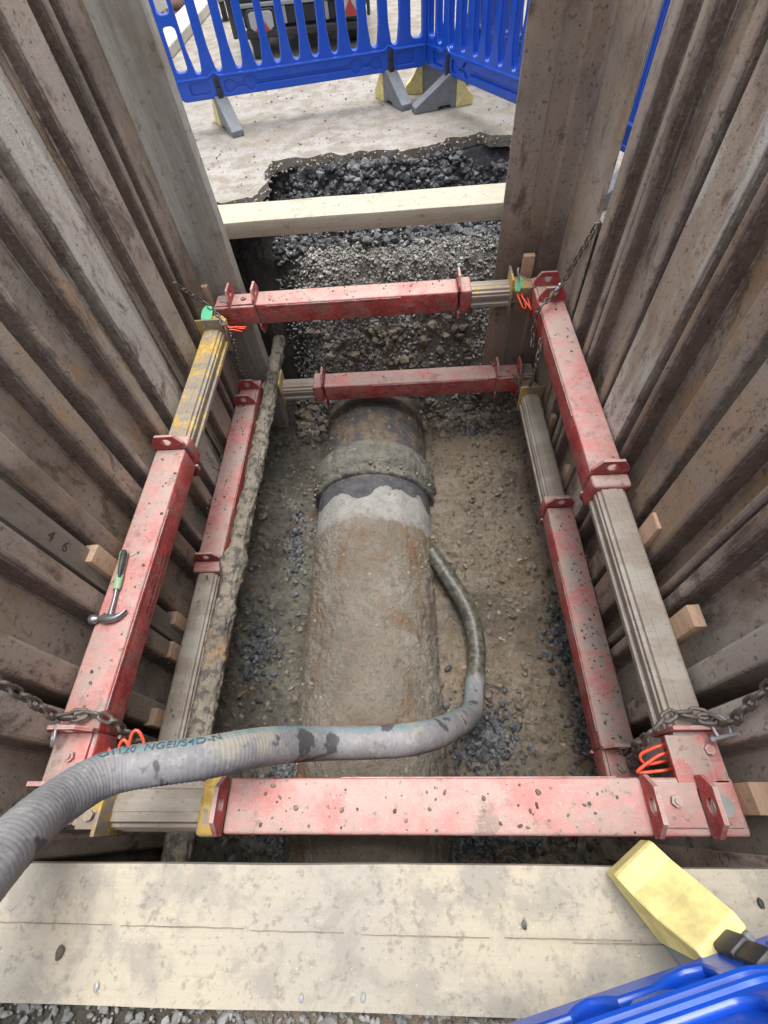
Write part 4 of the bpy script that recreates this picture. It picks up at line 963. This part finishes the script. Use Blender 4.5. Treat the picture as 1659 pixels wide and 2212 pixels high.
# ================================================================ BEYOND THE BARRIERS
tr = empty('trailer', (-.9, 7.2, 0), 'black trailer with red triangle reflectors parked behind the blue barrier', 'trailer')
bm = bm_new(); box(bm, -1.55, -.27, 6.66, 8.3, .30, .85, bev=.01); box(bm, -1.50, -.32, 6.64, 6.70, .225, .36, bev=.01); box(bm, -1.35, -.45, 6.72, 8.2, .14, .31); build('body', bm, M['darkpaint'], tr)
bm = bm_new(); box(bm, -1.50, -.31, 6.57, 6.63, .155, .215, bev=.012); build('bumper', bm, M['darkpaint'], tr)
bm = bm_new(); box(bm, -1.56, -.26, 6.61, 6.65, .365, .395, bev=.006); build('top_rail', bm, M['greymetal'], tr)
bm = bm_new(); box(bm, -1.62, -1.575, 6.55, 6.7, .17, .62, bev=.01); build('corner_post', bm, M['darkpaint'], tr); bm = bm_new(); box(bm, -.265, -.235, 6.58, 6.7, .24, .62, bev=.008); build('corner_post', bm, M['darkpaint'], tr)
for xc, z0 in ((-1.312, .195), (-.425, .245)):
    bm = outline_mesh('c', [rrect(-.15, .15, -.015, .165, .04)], .05, .006); xf(bm, Matrix.Translation((xc, 6.61, z0)) @ Matrix.Rotation(R(90), 4, 'X')); lc = build('light_cluster', bm, M['darkpaint'], tr)
    bm = outline_mesh('c', [[(-.118, .04), (-.118, .135), (-.09, .148), (.09, .148), (.118, .135), (.118, .04), (.07, .005), (-.07, .005)]], .012, .002); xf(bm, Matrix.Translation((xc, 6.581, z0)) @ Matrix.Rotation(R(90), 4, 'X')); build('lens', bm, M['white'], lc)
    bm = bm_new(); prism(bm, [(-.075, .008), (.075, .008), (0, .125)], 'z', 0, .006); xf(bm, Matrix.Translation((xc, 6.574, z0)) @ Matrix.Rotation(R(90), 4, 'X')); build('triangle_reflector', bm, M['redlens'], lc)
for xc in (-1.08, -.66):
    bm = bm_new(); box(bm, xc - .018, xc + .018, 6.618, 6.638, .235, .36, bev=.004); build('upright', bm, M['greymetal'], tr)
for xc in (-1.45, -.42):
    bm = bm_new(); cyl(bm, (xc - .08, 7.0, .19), (1, 0, 0), .19, .16, 28); wh = build('wheel', bm, M['black'], tr, smooth=True, angle=40, bevel=.02)
    bm = bm_new(); cyl(bm, (xc - .085, 7.0, .19), (1, 0, 0), .10, .17, 20); build('hub', bm, M['greymetal'], wh, smooth=True, angle=40)
bm = bm_new(); box(bm, -1.46, -1.38, 6.60, 6.68, .0, .16, bev=.008); build('prop_leg', bm, M['darkpaint'], tr)
bm = bm_new(); box(bm, -2.75, -2.43, 6.95, 9.8, 0, .10, bev=.012); tag(build('kerb_beam', bm, M['kerbstone']), 'long pale kerb beam lying on the paving left of the trailer', 'kerb')
gn = empty('cabinet', (-3.1, 7.8, 0), 'white cabinet with a grey box at its foot beyond the timber post', 'cabinet')
bm = bm_new(); box(bm, -3.7, -2.78, 7.35, 8.4, .17, 1.1, bev=.03); build('body', bm, M['white'], gn, smooth=True, angle=35)
bm = bm_new(); box(bm, -2.86, -2.66, 7.30, 7.5, .105, .25, bev=.015); build('foot_box', bm, M['greymetal'], gn); bm = bm_new(); box(bm, -2.90, -2.83, 7.27, 7.33, .13, .36, bev=.008); build('latch', bm, M['black'], gn)
bm = bm_new(); box(bm, -3.6, -3.5, 7.4, 7.5, 0, .18); box(bm, -2.9, -2.8, 8.2, 8.3, 0, .18); box(bm, -3.6, -3.5, 8.2, 8.3, 0, .18); build('leg', bm, M['greymetal'], gn)
bm = bm_new(); bmesh.ops.create_icosphere(bm, subdivisions=4, radius=1)
for v in bm.verts:
    c = v.co; k = 1 + .10 * fnoise((c.x * 2, c.y * 2, c.z * 1), 3) + .06 * math.sin(math.atan2(c.y, c.x) * 9) * (1 - abs(c.z)); v.co = Vector((-2.95 + c.x * .28 * k, 9.45 + c.y * .28 * k, max(0.0, .24 + c.z * .26 * k)))
tag(build('sack', bm, M['pink'], smooth=True, angle=180), 'pinkish sack slumped on the paving left of the kerb beam', 'sack')
js = empty('jack_stand', (-2.13, 8.45, 0), 'small grey jack stand on a dark leg beside the trailer', 'jack')
bm = bm_new(); cyl(bm, (-2.13, 8.45, 0), (0, 0, 1), .035, .17, 14); cyl(bm, (-2.13, 8.45, 0), (0, 0, 1), .07, .015, 14); build('leg', bm, M['black'], js, smooth=True, angle=40)
bm = bm_new(); box(bm, -2.21, -2.05, 8.38, 8.52, .17, .33, bev=.012); build('bracket', bm, M['greymetal'], js)
